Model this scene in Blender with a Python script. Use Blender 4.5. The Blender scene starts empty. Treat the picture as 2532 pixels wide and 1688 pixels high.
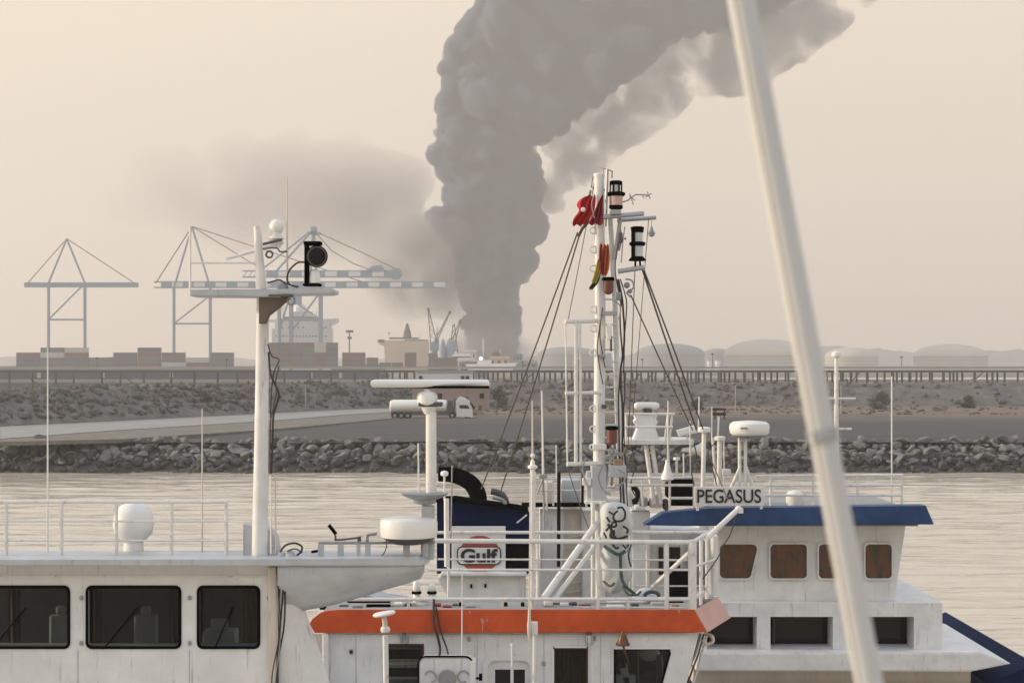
import bpy, bmesh, math, random
from mathutils import Vector, Matrix, noise
R = math.radians
rnd = random.Random(7)
S = bpy.context.scene
COL = S.collection

# ------------------------------------------------------------------ camera
F, CX, HY, HC = 4250.0, 1266.0, 895.0, 11.0   # focal length in picture units, centre, horizon row, eye height (m)
cam = bpy.data.cameras.new('camera'); camo = bpy.data.objects.new('camera', cam); COL.objects.link(camo)
camo.location = (0, 0, HC); camo.rotation_euler = (R(90), 0, 0)
cam.sensor_width = 36; cam.lens = 36*F/2532; cam.shift_y = (HY-844)/2532
cam.clip_start = 0.1; cam.clip_end = 12000
cam.dof.use_dof = True; cam.dof.focus_distance = 32; cam.dof.aperture_fstop = 7.0
S.camera = camo

# ------------------------------------------------------------------ light
SUN_EL, SUN_AZ = 14.0, 87.0       # elevation; degrees to the left of the view direction
sv = Vector((-math.sin(R(SUN_AZ))*math.cos(R(SUN_EL)), math.cos(R(SUN_AZ))*math.cos(R(SUN_EL)), math.sin(R(SUN_EL))))
sl = bpy.data.lights.new('sun', 'SUN'); sl.energy = 5.0; sl.angle = R(2.5); sl.color = (1, .79, .55)
so = bpy.data.objects.new('sun', sl); COL.objects.link(so); so.rotation_euler = sv.to_track_quat('Z', 'Y').to_euler()
W = bpy.data.worlds.new('World'); S.world = W; W.use_nodes = True
nt = W.node_tree; N = nt.nodes; L = nt.links
bg = N['Background']; bg.inputs['Strength'].default_value = 0.1
sky = N.new('ShaderNodeTexSky'); sky.sky_type = 'NISHITA'; sky.sun_disc = False
sky.sun_elevation = R(SUN_EL); sky.sun_rotation = R(-SUN_AZ); sky.dust_density = 6; sky.air_density = 1.0
tc = N.new('ShaderNodeTexCoord'); sep = N.new('ShaderNodeSeparateXYZ'); L.new(tc.outputs['Generated'], sep.inputs[0])
cr = N.new('ShaderNodeValToRGB'); L.new(sep.outputs['Z'], cr.inputs[0])
e = cr.color_ramp.elements
e[0].position = 0.0; e[0].color = (.78, .60, .42, 1)
e[1].position = 1.0; e[1].color = (.70, .82, 1.02, 1)
for p, c in ((.1, (.88, .69, .49, 1)), (.22, (.95, .80, .60, 1)), (.42, (.90, .93, .97, 1)), (.7, (.77, .87, 1.02, 1))):
    q = e.new(p); q.color = c
# brighter, warmer towards the sun side
vd = N.new('ShaderNodeVectorMath'); vd.operation = 'DOT_PRODUCT'; vd.inputs[1].default_value = sv
L.new(tc.outputs['Generated'], vd.inputs[0])
mr = N.new('ShaderNodeMapRange'); mr.inputs[1].default_value = -1; mr.inputs[2].default_value = 1
mr.inputs[3].default_value = 10.0; mr.inputs[4].default_value = 12.6
L.new(vd.outputs['Value'], mr.inputs[0])
vs = N.new('ShaderNodeVectorMath'); vs.operation = 'SCALE'; L.new(cr.outputs[0], vs.inputs[0]); L.new(mr.outputs[0], vs.inputs['Scale'])
mx = N.new('ShaderNodeMix'); mx.data_type = 'RGBA'; mx.inputs[0].default_value = .85
L.new(sky.outputs[0], mx.inputs[6]); L.new(vs.outputs[0], mx.inputs[7]); L.new(mx.outputs[2], bg.inputs[0])
S.view_settings.view_transform = 'Standard'; S.view_settings.look = 'None'; S.view_settings.exposure = 0.0; S.view_settings.gamma = 1
S.view_settings.use_curve_mapping = False
S.render.engine = 'CYCLES'
S.cycles.use_denoising = True
S.cycles.volume_bounces = 2; S.cycles.max_bounces = 8; S.cycles.diffuse_bounces = 3
S.cycles.use_fast_gi = False

# ------------------------------------------------------------------ helpers
def P(x, y, d):
    "world point seen at picture place (x, y) when it stands d metres away"
    return Vector(((x-CX)*d/F, d, HC-(y-HY)*d/F))

def material(name, color, rough=.5, metal=0.0, var=0.0, scale=3.0, rust=0.0, bump=0.0, bscale=20.0, streak=0.0, spec=.5, col2=None, stretch=(1, 1, 1)):
    m = bpy.data.materials.new(name); m.use_nodes = True
    t = m.node_tree; n = t.nodes; l = t.links; b = n['Principled BSDF']
    b.inputs['Roughness'].default_value = rough; b.inputs['Metallic'].default_value = metal
    b.inputs['Specular IOR Level'].default_value = spec
    c4 = (*color, 1); b.inputs['Base Color'].default_value = c4
    tcn = n.new('ShaderNodeTexCoord'); out = None
    if var or col2:
        mp = n.new('ShaderNodeMapping'); mp.inputs['Scale'].default_value = stretch; l.new(tcn.outputs['Object'], mp.inputs[0])
        nz = n.new('ShaderNodeTexNoise'); nz.inputs['Scale'].default_value = scale; nz.inputs['Detail'].default_value = 6; nz.inputs['Roughness'].default_value = .62
        l.new(mp.outputs[0], nz.inputs['Vector'])
        rp = n.new('ShaderNodeValToRGB'); rp.color_ramp.elements[0].position = .35; rp.color_ramp.elements[1].position = .65
        lo = col2 if col2 else tuple(v*(1-var) for v in color)
        rp.color_ramp.elements[0].color = (*lo, 1); rp.color_ramp.elements[1].color = c4
        l.new(nz.outputs['Fac'], rp.inputs[0]); out = rp.outputs[0]
    if rust or streak:
        mp = n.new('ShaderNodeMapping'); mp.inputs['Scale'].default_value = (7, 7, .55) if streak else (4, 4, 3)
        l.new(tcn.outputs['Object'], mp.inputs[0])
        nz = n.new('ShaderNodeTexNoise'); nz.inputs['Scale'].default_value = 2.2; nz.inputs['Detail'].default_value = 7; nz.inputs['Roughness'].default_value = .7
        l.new(mp.outputs[0], nz.inputs['Vector'])
        rp = n.new('ShaderNodeValToRGB'); rp.color_ramp.elements[0].position = .58; rp.color_ramp.elements[1].position = .70
        rp.color_ramp.elements[0].color = (0, 0, 0, 1); k = max(rust, streak); rp.color_ramp.elements[1].color = (k, k, k, 1)
        l.new(nz.outputs['Fac'], rp.inputs[0])
        mxr = n.new('ShaderNodeMix'); mxr.data_type = 'RGBA'; l.new(rp.outputs[0], mxr.inputs[0])
        if out: l.new(out, mxr.inputs[6])
        else: mxr.inputs[6].default_value = c4
        mxr.inputs[7].default_value = (.20, .10, .05, 1) if rust else (.24, .155, .095, 1); out = mxr.outputs[2]
    if out: l.new(out, b.inputs['Base Color'])
    if bump:
        nb = n.new('ShaderNodeTexNoise'); nb.inputs['Scale'].default_value = bscale; nb.inputs['Detail'].default_value = 5
        l.new(tcn.outputs['Object'], nb.inputs['Vector'])
        bn = n.new('ShaderNodeBump'); bn.inputs['Strength'].default_value = bump; bn.inputs['Distance'].default_value = .05
        l.new(nb.outputs['Fac'], bn.inputs['Height']); l.new(bn.outputs[0], b.inputs['Normal'])
    return m

M = {}
def mk(k, *a, **kw): M[k] = material(k, *a, **kw)
mk('white_paint', (.78, .79, .79), .42, var=.17, scale=2.2, streak=.62, bump=.45, bscale=2.2)
mk('white_tube', (.78, .77, .74), .4, var=.14, scale=6, rust=.55)
mk('white_clean', (.80, .80, .77), .32, var=.05, scale=3)
mk('grey_paint', (.50, .53, .56), .45, var=.16, scale=3, streak=.5, bump=.2, bscale=5)
mk('cream_panel', (.66, .60, .52), .5, var=.12, scale=2, streak=.5)
mk('orange_band', (.66, .105, .03), .55, var=.28, scale=2.2, spec=.25, streak=.18, bump=.2, bscale=4)
mk('pink_band', (.60, .36, .31), .6, var=.12, scale=2)  # end board colour, paler and pinker than the front board
mk('navy', (.010, .020, .062), .7, var=.25, scale=2, rust=.06, spec=.04)
mk('visor_blue', (.024, .07, .19), .5, var=.4, scale=2, streak=.2, spec=.3)
mk('black_metal', (.005, .005, .006), .85, var=.3, scale=5, spec=0.0)
mk('black_gloss', (.004, .004, .005), .35, spec=.15)
mk('dark_hole', (.004, .004, .004), .9, spec=.05)
mk('dark_grey', (.09, .09, .095), .6, var=.25, scale=6)
mk('steel', (.40, .42, .45), .38, metal=.6, var=.15, scale=6)
mk('galv', (.33, .34, .36), .5, metal=.3, var=.2, scale=9, rust=.4)
mk('rope', (.13, .105, .08), .9, bump=.5, bscale=90)
mk('wire', (.035, .03, .028), .7)
mk('red_cloth', (.50, .025, .02), .85, var=.3, scale=9)
mk('dark_red_cloth', (.25, .022, .035), .85, var=.25, scale=9)
mk('orange_cloth', (.55, .14, .04), .85, var=.3, scale=8)
mk('green_cloth', (.07, .08, .035), .85, var=.3, scale=8)
mk('tarp', (.50, .52, .51), .75, var=.3, scale=7, bump=.4, bscale=12)
mk('ink', (.02, .022, .026), .7)
mk('red_print', (.38, .07, .05), .6, var=.1, scale=5)
mk('sign_white', (.74, .74, .73), .5, var=.06, scale=4)
mk('teal_rope', (.05, .09, .07), .9)
mk('bronze', (.16, .085, .05), .42, metal=.7, var=.3, scale=14)
mk('lantern_red', (.16, .05, .035), .4, var=.2, scale=12)
mk('lens_pink', (.58, .40, .34), .25)
mk('lens_clear', (.55, .60, .60), .15)
mk('red_thing', (.25, .03, .02), .6)
mk('curtain', (.16, .11, .09), .9, var=.3, scale=8, stretch=(6, 6, .5))
mk('deck', (.34, .34, .33), .8, var=.2, scale=2, rust=.3)
mk('wood', (.40, .28, .17), .8, var=.3, scale=3, stretch=(1, 1, 6))
# glass
def glass(name, tint, rough=.08):
    m = bpy.data.materials.new(name); m.use_nodes = True; b = m.node_tree.nodes['Principled BSDF']
    b.inputs['Base Color'].default_value = (*tint, 1); b.inputs['Roughness'].default_value = rough
    b.inputs['Specular IOR Level'].default_value = .25; M[name] = m
glass('dark_glass', (.006, .006, .007)); mk('painted_reflection_glass', (.17, .06, .035), .12, col2=(.045, .055, .035), scale=2.6, stretch=(2.5, 2.5, .9), spec=.3)  # brown and green noise paints the surroundings reflected in the tug windows
def clear_glass(name):
    m = bpy.data.materials.new(name); m.use_nodes = True; t = m.node_tree; n = t.nodes
    n.remove(n['Principled BSDF'])
    tr = n.new('ShaderNodeBsdfTransparent'); tr.inputs[0].default_value = (.62, .66, .66, 1)
    gl = n.new('ShaderNodeBsdfGlossy'); gl.inputs['Roughness'].default_value = .04
    fr = n.new('ShaderNodeFresnel'); fr.inputs[0].default_value = 1.5; fr.inputs[0].default_value = 1.28; ms = n.new('ShaderNodeMixShader')
    t.links.new(fr.outputs[0], ms.inputs[0]); t.links.new(tr.outputs[0], ms.inputs[1]); t.links.new(gl.outputs[0], ms.inputs[2])
    t.links.new(ms.outputs[0], n['Material Output'].inputs[0]); M[name] = m
clear_glass('window_glass')

class MB:
    "collects shapes in world coordinates"
    def __init__(s): s.bm = bmesh.new()
    def quad_grid(s, rings, close=False, caps=False):
        vs = [[s.bm.verts.new(p) for p in r] for r in rings]
        n = len(vs[0])
        for a, b in zip(vs[:-1], vs[1:]):
            for i in range(n if close else n-1):
                j = (i+1) % n
                try: s.bm.faces.new((a[i], a[j], b[j], b[i]))
                except ValueError: pass
        if caps and close:
            s.bm.faces.new(list(reversed(vs[0]))); s.bm.faces.new(vs[-1])
        return s
    def box(s, lo, hi, bevel=0.0):
        lo, hi = Vector(lo), Vector(hi)
        r = bmesh.ops.create_cube(s.bm, size=1)
        bmesh.ops.scale(s.bm, vec=hi-lo, verts=r['verts']); bmesh.ops.translate(s.bm, vec=(lo+hi)/2, verts=r['verts'])
        if bevel:
            es = list({e for v in r['verts'] for e in v.link_edges})
            bmesh.ops.bevel(s.bm, geom=es, offset=bevel, segments=2, affect='EDGES', profile=.5)
        return s
    def b(s, x0, y0, x1, y1, d, depth, bevel=0.0):
        "box whose front face covers the picture rectangle at distance d"
        a, c = P(x0, y1, d), P(x1, y0, d)
        return s.box((a.x, d, a.z), (c.x, d+depth, c.z), bevel)
    def poly(s, pts, d, depth, bevel=0.0):
        "prism: outline at distance d, pushed back by depth"
        f = [s.bm.verts.new(P(x, y, d)) for x, y in pts]
        k = [s.bm.verts.new(v.co+Vector((0, depth, 0))) for v in f]
        n = len(f); fs = [s.bm.faces.new(f), s.bm.faces.new(list(reversed(k)))]
        for i in range(n): fs.append(s.bm.faces.new((f[(i+1) % n], f[i], k[i], k[(i+1) % n])))
        bmesh.ops.recalc_face_normals(s.bm, faces=fs)
        if bevel:
            es = list(fs[0].edges)
            bmesh.ops.bevel(s.bm, geom=es, offset=bevel, segments=2, affect='EDGES')
        return s
    def tube(s, pts, r, seg=10, r1=None):
        pts = [Vector(p) for p in pts]; rings = []
        n = len(pts); up = Vector((0, 0, 1)); prev = None
        for i, p in enumerate(pts):
            t = (pts[min(i+1, n-1)]-pts[max(i-1, 0)]).normalized()
            if prev is None:
                a = t.cross(up if abs(t.z) < .95 else Vector((0, 1, 0))).normalized()
            else:
                a = (prev-t*prev.dot(t)).normalized()
            prev = a; c = t.cross(a)
            rr = r if r1 is None else r+(r1-r)*i/(n-1)
            rings.append([p+(a*math.cos(2*math.pi*k/seg)+c*math.sin(2*math.pi*k/seg))*rr for k in range(seg)])
        return s.quad_grid(rings, True, True)
    def t(s, pts, w, seg=10, w1=None, smooth=0):
        "tube through picture points (x, y, d), w wide in picture units"
        q = [P(*p) for p in pts]
        if smooth: q = curve(q, smooth)
        d = pts[0][2]
        return s.tube(q, w*d/F/2, seg, None if w1 is None else w1*d/F/2)
    def lathe(s, x, prof, d, seg=24, caps=True):
        "prof: (y, half width) in picture units round a vertical axis"
        c = P(x, 0, d); rings = []
        for y, r in prof:
            z = P(x, y, d).z; rr = max(r, .05)*d/F
            rings.append([Vector((c.x+rr*math.cos(2*math.pi*k/seg), d+rr*math.sin(2*math.pi*k/seg), z)) for k in range(seg)])
        return s.quad_grid(rings, True, caps)
    def ball(s, x, y, d, r, sub=2, sq=(1, 1, 1)):
        g = bmesh.ops.create_icosphere(s.bm, subdivisions=sub, radius=r*d/F)
        bmesh.ops.scale(s.bm, vec=sq, verts=g['verts']); bmesh.ops.translate(s.bm, vec=P(x, y, d), verts=g['verts'])
        return s

def curve(q, n):
    "Catmull-Rom through the points, n steps each"
    out = []
    for i in range(len(q)-1):
        a, b, c, e = q[max(i-1, 0)], q[i], q[i+1], q[min(i+2, len(q)-1)]
        for k in range(n):
            u = k/n
            out.append(.5*((2*b)+(c-a)*u+(2*a-5*b+4*c-e)*u*u+(3*b-a-3*c+e)*u**3))
    out.append(q[-1]); return out

ORG = {}
def thing(name, label, cat, loc, group=None):
    o = bpy.data.objects.new(name, None); o.empty_display_size = .2; COL.objects.link(o); o.location = loc
    o['label'] = label; o['category'] = cat
    if group: o['group'] = group
    ORG[o.name] = Vector(loc); return o
def obj(name, mb, mat, parent=None, smooth=True, base=None, label=None):
    me = bpy.data.meshes.new(name)
    if parent is not None: org = ORG[parent.name]
    elif base is not None: org = Vector(base)
    else:
        vs = [v.co for v in mb.bm.verts]
        org = Vector((sum(v.x for v in vs)/len(vs), sum(v.y for v in vs)/len(vs), min(v.z for v in vs)))
    bmesh.ops.recalc_face_normals(mb.bm, faces=mb.bm.faces[:])
    bmesh.ops.translate(mb.bm, vec=-org, verts=mb.bm.verts[:])
    mb.bm.to_mesh(me); mb.bm.free()
    if smooth:
        for p in me.polygons: p.use_smooth = True
        me.set_sharp_from_angle(angle=R(38))
    me.materials.append(M[mat] if isinstance(mat, str) else mat)
    o = bpy.data.objects.new(name, me); COL.objects.link(o)
    if parent is not None: o.parent = parent
    else: o.location = org
    ORG[o.name] = org
    if label: o['label'] = label
    return o
def tag(o, label=None, cat=None, group=None, kind=None):
    for k, v in (('label', label), ('category', cat), ('group', group), ('kind', kind)):
        if v: o[k] = v
    return o
def single(name, mb, mat, label, cat, group=None, smooth=True):
    return tag(obj(name, mb, mat, smooth=smooth), label, cat, group)
def kids(o): return [c for c in bpy.data.objects if c.parent == o]
def copy_tree(o, loc, label=None):
    c = o.copy(); COL.objects.link(c); c.location = loc
    if label: c['label'] = label
    for ch in kids(o):
        k = ch.copy(); COL.objects.link(k); k.parent = c
        for g in kids(ch):
            h = g.copy(); COL.objects.link(h); h.parent = k
    return c
def text(name, s, x, y, d, cap, mat, parent, width=None, bold=0.0, extr=.004):
    "flat lettering facing the camera: left edge x, baseline y"
    cu = bpy.data.curves.new(name, 'FONT'); cu.body = s; cu.extrude = extr; cu.offset = bold
    cu.size = cap*d/F/.70
    o = bpy.data.objects.new('tmp', cu); COL.objects.link(o)
    bpy.context.view_layer.update()
    me = bpy.data.meshes.new_from_object(o.evaluated_get(bpy.context.evaluated_depsgraph_get()))
    bpy.data.objects.remove(o)
    xs = [v.co.x for v in me.vertices]; sx = 1 if not width else (width*d/F)/(max(xs)-min(xs)); x0 = min(xs)
    org = ORG[parent.name]; p = P(x, y, d)
    for v in me.vertices:
        v.co = Vector(((v.co.x-x0)*sx, -v.co.z, v.co.y))+p-org
    me.materials.clear(); me.materials.append(M[mat])
    for q in me.polygons: q.use_smooth = False
    t = bpy.data.objects.new(name, me); COL.objects.link(t); t.parent = parent; ORG[t.name] = org
    return t
# ================================================================== SETTING
def grid(name, xs, ys, zf, mat, kind='structure', smooth=True):
    me = bpy.data.meshes.new(name); nx, ny = len(xs), len(ys)
    vs = [(x, y, zf(x, y)) for y in ys for x in xs]
    fs = [(j*nx+i, j*nx+i+1, (j+1)*nx+i+1, (j+1)*nx+i) for j in range(ny-1) for i in range(nx-1)]
    me.from_pydata(vs, [], fs); me.materials.append(mat)
    for p in me.polygons: p.use_smooth = smooth
    o = bpy.data.objects.new(name, me); COL.objects.link(o); o['kind'] = kind; ORG[o.name] = Vector((0, 0, 0)); return o
def lin(a, b, n): return [a+(b-a)*i/(n-1) for i in range(n)]

# water
wm = bpy.data.materials.new('water'); wm.use_nodes = True
t = wm.node_tree; n = t.nodes; l = t.links; b = n['Principled BSDF']
b.inputs['Base Color'].default_value = (.57, .50, .40, 1); b.inputs['Roughness'].default_value = .12; b.inputs['IOR'].default_value = 1.6
tcn = n.new('ShaderNodeTexCoord'); prev = None
for sc, st, dist, stretch in ((.5, .9, .28, (.22, 1, 1)), (1.9, .8, .05, (.3, 1, 1)), (.09, .6, .9, (.4, 1, 1))):
    mp = n.new('ShaderNodeMapping'); mp.inputs['Scale'].default_value = stretch; l.new(tcn.outputs['Object'], mp.inputs[0])
    nz = n.new('ShaderNodeTexNoise'); nz.inputs['Scale'].default_value = sc; nz.inputs['Detail'].default_value = 4; nz.inputs['Distortion'].default_value = .4
    l.new(mp.outputs[0], nz.inputs['Vector'])
    bn = n.new('ShaderNodeBump'); bn.inputs['Strength'].default_value = st; bn.inputs['Distance'].default_value = dist
    l.new(nz.outputs['Fac'], bn.inputs['Height'])
    if prev: l.new(prev.outputs[0], bn.inputs['Normal'])
    prev = bn
l.new(prev.outputs[0], b.inputs['Normal'])
def wave(x, y):
    k = 1.0 if y < 180 else 0
    return k*(.10*noise.noise(Vector((x*.16, y*.55, 0)))+.05*noise.noise(Vector((x*.5, y*1.3, 5))))
grid('water', lin(-90, 90, 181), lin(40, 180, 281), wave, wm)
grid('water_far', lin(-1400, 1400, 3), lin(330, 1500, 3), lambda x, y: 0, wm)
sd = M['deck']
# sea bed sheet under everything, out to the horizon
mk('seabed', (.10, .09, .07), .9, var=.2, scale=.05)
grid('seabed', lin(-1450, 1450, 3), lin(-100, 4400, 3), lambda x, y: -.9, M['seabed'])
# water around and behind the camera
mbw = MB(); mbw.box((-1400, -90, -.5), (1400, 40, -.02)); mbw.box((-1400, 40, -.5), (-90, 170, -.02)); mbw.box((90, 40, -.5), (1400, 170, -.02))
tag(obj('water_near', mbw, wm, smooth=False), kind='structure')

# shore: yard ground with coal-dark apron and reddish dirt behind
gm = bpy.data.materials.new('yard'); gm.use_nodes = True
t = gm.node_tree; n = t.nodes; l = t.links; b = n['Principled BSDF']; b.inputs['Roughness'].default_value = .95
tcn = n.new('ShaderNodeTexCoord'); sp = n.new('ShaderNodeSeparateXYZ'); l.new(tcn.outputs['Object'], sp.inputs[0])
nz = n.new('ShaderNodeTexNoise'); nz.inputs['Scale'].default_value = .05; nz.inputs['Detail'].default_value = 9; nz.inputs['Roughness'].default_value = .65; l.new(tcn.outputs['Object'], nz.inputs['Vector'])
ma = n.new('ShaderNodeMath'); ma.operation = 'MULTIPLY_ADD'; ma.inputs[1].default_value = 60; l.new(nz.outputs['Fac'], ma.inputs[0]); l.new(sp.outputs['Y'], ma.inputs[2])
mrn = n.new('ShaderNodeMapRange'); mrn.inputs[1].default_value = 197; mrn.inputs[2].default_value = 347; l.new(ma.outputs[0], mrn.inputs[0])
rp = n.new('ShaderNodeValToRGB'); l.new(mrn.outputs[0], rp.inputs[0]); ee = rp.color_ramp.elements
ee[0].position = 0; ee[0].color = (.045, .045, .047, 1); ee[1].position = 1; ee[1].color = (.17, .12, .085, 1)
for p_, c_ in ((.40, (.05, .05, .052, 1)), (.52, (.10, .08, .065, 1)), (.72, (.18, .13, .10, 1))):
    q = ee.new(p_); q.color = c_
n2 = n.new('ShaderNodeTexNoise'); n2.inputs['Scale'].default_value = .5; n2.inputs['Detail'].default_value = 8
mp = n.new('ShaderNodeMapping'); mp.inputs['Scale'].default_value = (.25, 1, 1); l.new(tcn.outputs['Object'], mp.inputs[0]); l.new(mp.outputs[0], n2.inputs['Vector'])
mm = n.new('ShaderNodeMix'); mm.data_type = 'RGBA'; mm.blend_type = 'MULTIPLY'; mm.inputs[0].default_value = .7
l.new(rp.outputs[0], mm.inputs[6]); r2 = n.new('ShaderNodeValToRGB'); r2.color_ramp.elements[0].position = .3; r2.color_ramp.elements[1].position = .7
r2.color_ramp.elements[0].color = (.5, .5, .5, 1); r2.color_ramp.elements[1].color = (1.35, 1.3, 1.25, 1)
l.new(n2.outputs['Fac'], r2.inputs[0]); l.new(r2.outputs[0], mm.inputs[7]); l.new(mm.outputs[2], b.inputs['Base Color'])
def yard_z(x, y): return 2.75+.18*noise.noise(Vector((x*.05, y*.05, 1)))+.06*noise.noise(Vector((x*.3, y*.3, 1)))+.25*min(1, max(0, (y-178)/60))
grid('yard_ground', lin(-210, 210, 211), lin(177, 330, 120), yard_z, gm)

# concrete road on the left running back towards the lorry
mk('concrete', (.33, .32, .30), .9, var=.25, scale=.4)
mk('gravel', (.20, .18, .155), .95, var=.35, scale=.6)
def strip(name, L1, mat, z):
    mb = MB(); rings = []
    for (xa, ya, xb, yb) in L1:
        rings.append([Vector((xa, ya, z)), Vector((xb, yb, z)), Vector((xb, yb, z-.4)), Vector((xa, ya, z-.4))])
    mb.quad_grid(rings, True, True); return tag(obj(name, mb, mat, smooth=False), kind='structure')
def gp(x, y, z):   # ground point under picture place at height z
    d = (HC-z)*F/(y-HY); return ((x-CX)*d/F, d)
def road_line(pts, z): return [(*gp(x, ya, z), *gp(x, yb, z)) for x, ya, yb in pts]
strip('concrete_road', road_line([(0, 1054, 1084), (300, 1040, 1062), (662, 1022, 1040), (860, 1012, 1024), (1010, 1007, 1015)], 3.15), 'concrete', 3.15)
strip('gravel_verge', road_line([(0, 1086, 1092), (300, 1064, 1085), (662, 1042, 1062), (860, 1026, 1044), (1010, 1017, 1030)], 3.1), 'gravel', 3.1)

# far embankment of rubble and dry scrub
mk('rubble', (.18, .165, .15), .95, col2=(.10, .092, .084), scale=.55, bump=1, bscale=.9)
base_line = [(-130, 120), (-88, 178), (-64, 217), (-50, 247), (-38, 270), (-21, 300), (-10, 309), (60, 311), (230, 312)]
def along(u):
    u = u*(len(base_line)-1); i = min(int(u), len(base_line)-2); f = u-i
    a, b_ = base_line[i], base_line[i+1]
    return a[0]+(b_[0]-a[0])*f, a[1]+(b_[1]-a[1])*f
me_r = []; NU = 520
for i in range(NU):
    u = i/(NU-1); x, y = along(u); x2, y2 = along(min(1, u+.01)); x0, y0 = along(max(0, u-.01))
    tx, ty = x2-x0, y2-y0; q = math.hypot(tx, ty); nx_, ny_ = -ty/q, tx/q
    row = []
    for k in range(17):
        v = k/16; z = 2.9+4.35*min(1, v*1.35)**.9; off = v*11
        h = .55*noise.noise(Vector((x*.28, z*.7, y*.28)))+.4*noise.noise(Vector((x*.9, z*1.6, y*.9)))
        row.append(Vector((x+nx_*(off+h), y+ny_*(off+h), z+.35*h+(.3*noise.noise(Vector((x*.08, 3, y*.08))) if v > .5 else 0))))
    row.append(Vector((x+nx_*13, y+ny_*13, 4))); row.append(Vector((x+nx_*13, y+ny_*13, -.8)))
    me_r.append(row)
bank = tag(obj('embankment', MB().quad_grid(me_r), 'rubble', smooth=False), kind='structure')
# scattered rubble blocks on the embankment and dry scrub: too many to count
def rock_mesh(name, seed, sub=2, mat='rock'):
    bm = bmesh.new(); bmesh.ops.create_icosphere(bm, subdivisions=sub, radius=1)
    r_ = random.Random(seed); cuts = [(Vector((r_.gauss(0, 1), r_.gauss(0, 1), r_.gauss(0, 1))).normalized(), r_.uniform(.45, .85)) for _ in range(9)]
    for v in bm.verts:
        for nn, dd in cuts:
            s_ = v.co.dot(nn)
            if s_ > dd: v.co -= nn*(s_-dd)
        v.co *= 1+.08*noise.noise(v.co*2.5+Vector((seed, 0, 0)))
    bmesh.ops.scale(bm, vec=(1, .8, .7), verts=bm.verts)
    me = bpy.data.meshes.new(name); bm.to_mesh(me); bm.free(); me.materials.append(M[mat]); return me
mk('rock', (.215, .22, .21), .9, col2=(.10, .105, .10), scale=.9, bump=.8, bscale=3)
mk('rock_wet', (.045, .045, .043), .7, var=.3, scale=2, bump=.6, bscale=4)
mk('scrub', (.115, .105, .085), .95, var=.4, scale=3)
def scatter(name, n_, place, mat, size, kind='stuff', parent=None, squash=(1, 1, .8), sub=1):
    mb = MB(); bm = mb.bm
    for i in range(n_):
        p, s_ = place(i); g = bmesh.ops.create_icosphere(bm, subdivisions=sub, radius=1)
        rot = Matrix.Rotation(rnd.uniform(0, 6), 3, 'Z') @ Matrix.Rotation(rnd.uniform(-.6, .6), 3, 'X')
        sx, sy, sz = (size*s_*rnd.uniform(.6, 1.3)*k for k in squash)
        for v in g['verts']:
            c = v.co*(1+.5*noise.noise(v.co*1.7+Vector((i, 0, 0)))); v.co = rot @ Vector((c.x*sx, c.y*sy, c.z*sz))+p
    o = obj(name, mb, mat, parent=parent, smooth=False); o['kind'] = kind; return o
def bank_place(i):
    r_ = me_r[rnd.randrange(NU)]; p = r_[rnd.randrange(2, 15)]
    return p+Vector((rnd.uniform(-.6, .6), -.1, rnd.uniform(-.2, .2))), rnd.uniform(.4, 1.5)
scatter('rubble_blocks', 1500, bank_place, 'rubble', .55, parent=bank)
scatter('dry_scrub', 1300, bank_place, 'scrub', .38, squash=(1, 1, 1.1))

def dirt_place(i):
    x = rnd.uniform(-15, 110); y = rnd.uniform(262, 310); return Vector((x, y, yard_z(x, y)+.05)), rnd.uniform(.3, 1.2)
scatter('ground_scrub', 420, dirt_place, 'scrub', .42, squash=(1.6, 1, .6))
# revetment: a slope of big boulders, each its own stone
def slope_z(x, y): return -.6+3.35*max(0, min(1, (y-170)/8.5))
rv = grid('revetment', lin(-210, 210, 3), lin(169.5, 179, 8), lambda x, y: slope_z(x, y)-.25, M['rock_wet'])
protos = [rock_mesh('rock', 10+i) for i in range(7)]; wetp = [rock_mesh('rock', 40+i, mat='rock_wet') for i in range(3)]
cnt = 0; cells = []
for row, (yy, lo) in enumerate(((178.2, .52), (177.2, .54), (176.2, .56), (175.2, .56), (174.3, .5))):
    x = -54.0
    while x < 54:
        s_ = rnd.uniform(.5, 1.75)*lo; cells.append((x, yy+rnd.uniform(-.5, .5), s_, row)); x += s_*rnd.uniform(1.2, 1.7)
rnd.shuffle(cells); cells.sort(key=lambda c: -c[2])
cnt = 0; rest = []
for (x, y, s_, row) in cells:
    if cnt < 294:
        o = bpy.data.objects.new('rock', protos[rnd.randrange(7)]); COL.objects.link(o); o.parent = rv
        o.location = (x, y, slope_z(x, y)+.05*s_+rnd.uniform(-.1, .25)); o.scale = (s_*rnd.uniform(.9, 1.6), s_, s_*rnd.uniform(.55, .95))
        o.rotation_euler = (rnd.uniform(-.7, .7), rnd.uniform(-.6, .6), rnd.uniform(0, 6.3)); cnt += 1
    else: rest.append((x, y, s_))
def rest_place(i):
    if i < len(rest):
        x, y, s_ = rest[i]; return Vector((x, y, slope_z(x, y)+.1)), s_
    x = rnd.choice((-1, 1))*rnd.uniform(54, 200); y = rnd.uniform(174.3, 178); return Vector((x, y, slope_z(x, y)+.1)), rnd.uniform(.6, 1.3)
scatter('rubble_stones', len(rest)+1100, rest_place, 'rock', .62, parent=rv)
def wet_place(i):
    x = rnd.uniform(-60, 60); y = rnd.uniform(170.2, 175.2); return Vector((x, y, slope_z(x, y)+.02)), rnd.uniform(.5, 1.1)
scatter('wet_stones', 800, wet_place, 'rock_wet', .6, parent=rv)

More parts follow.
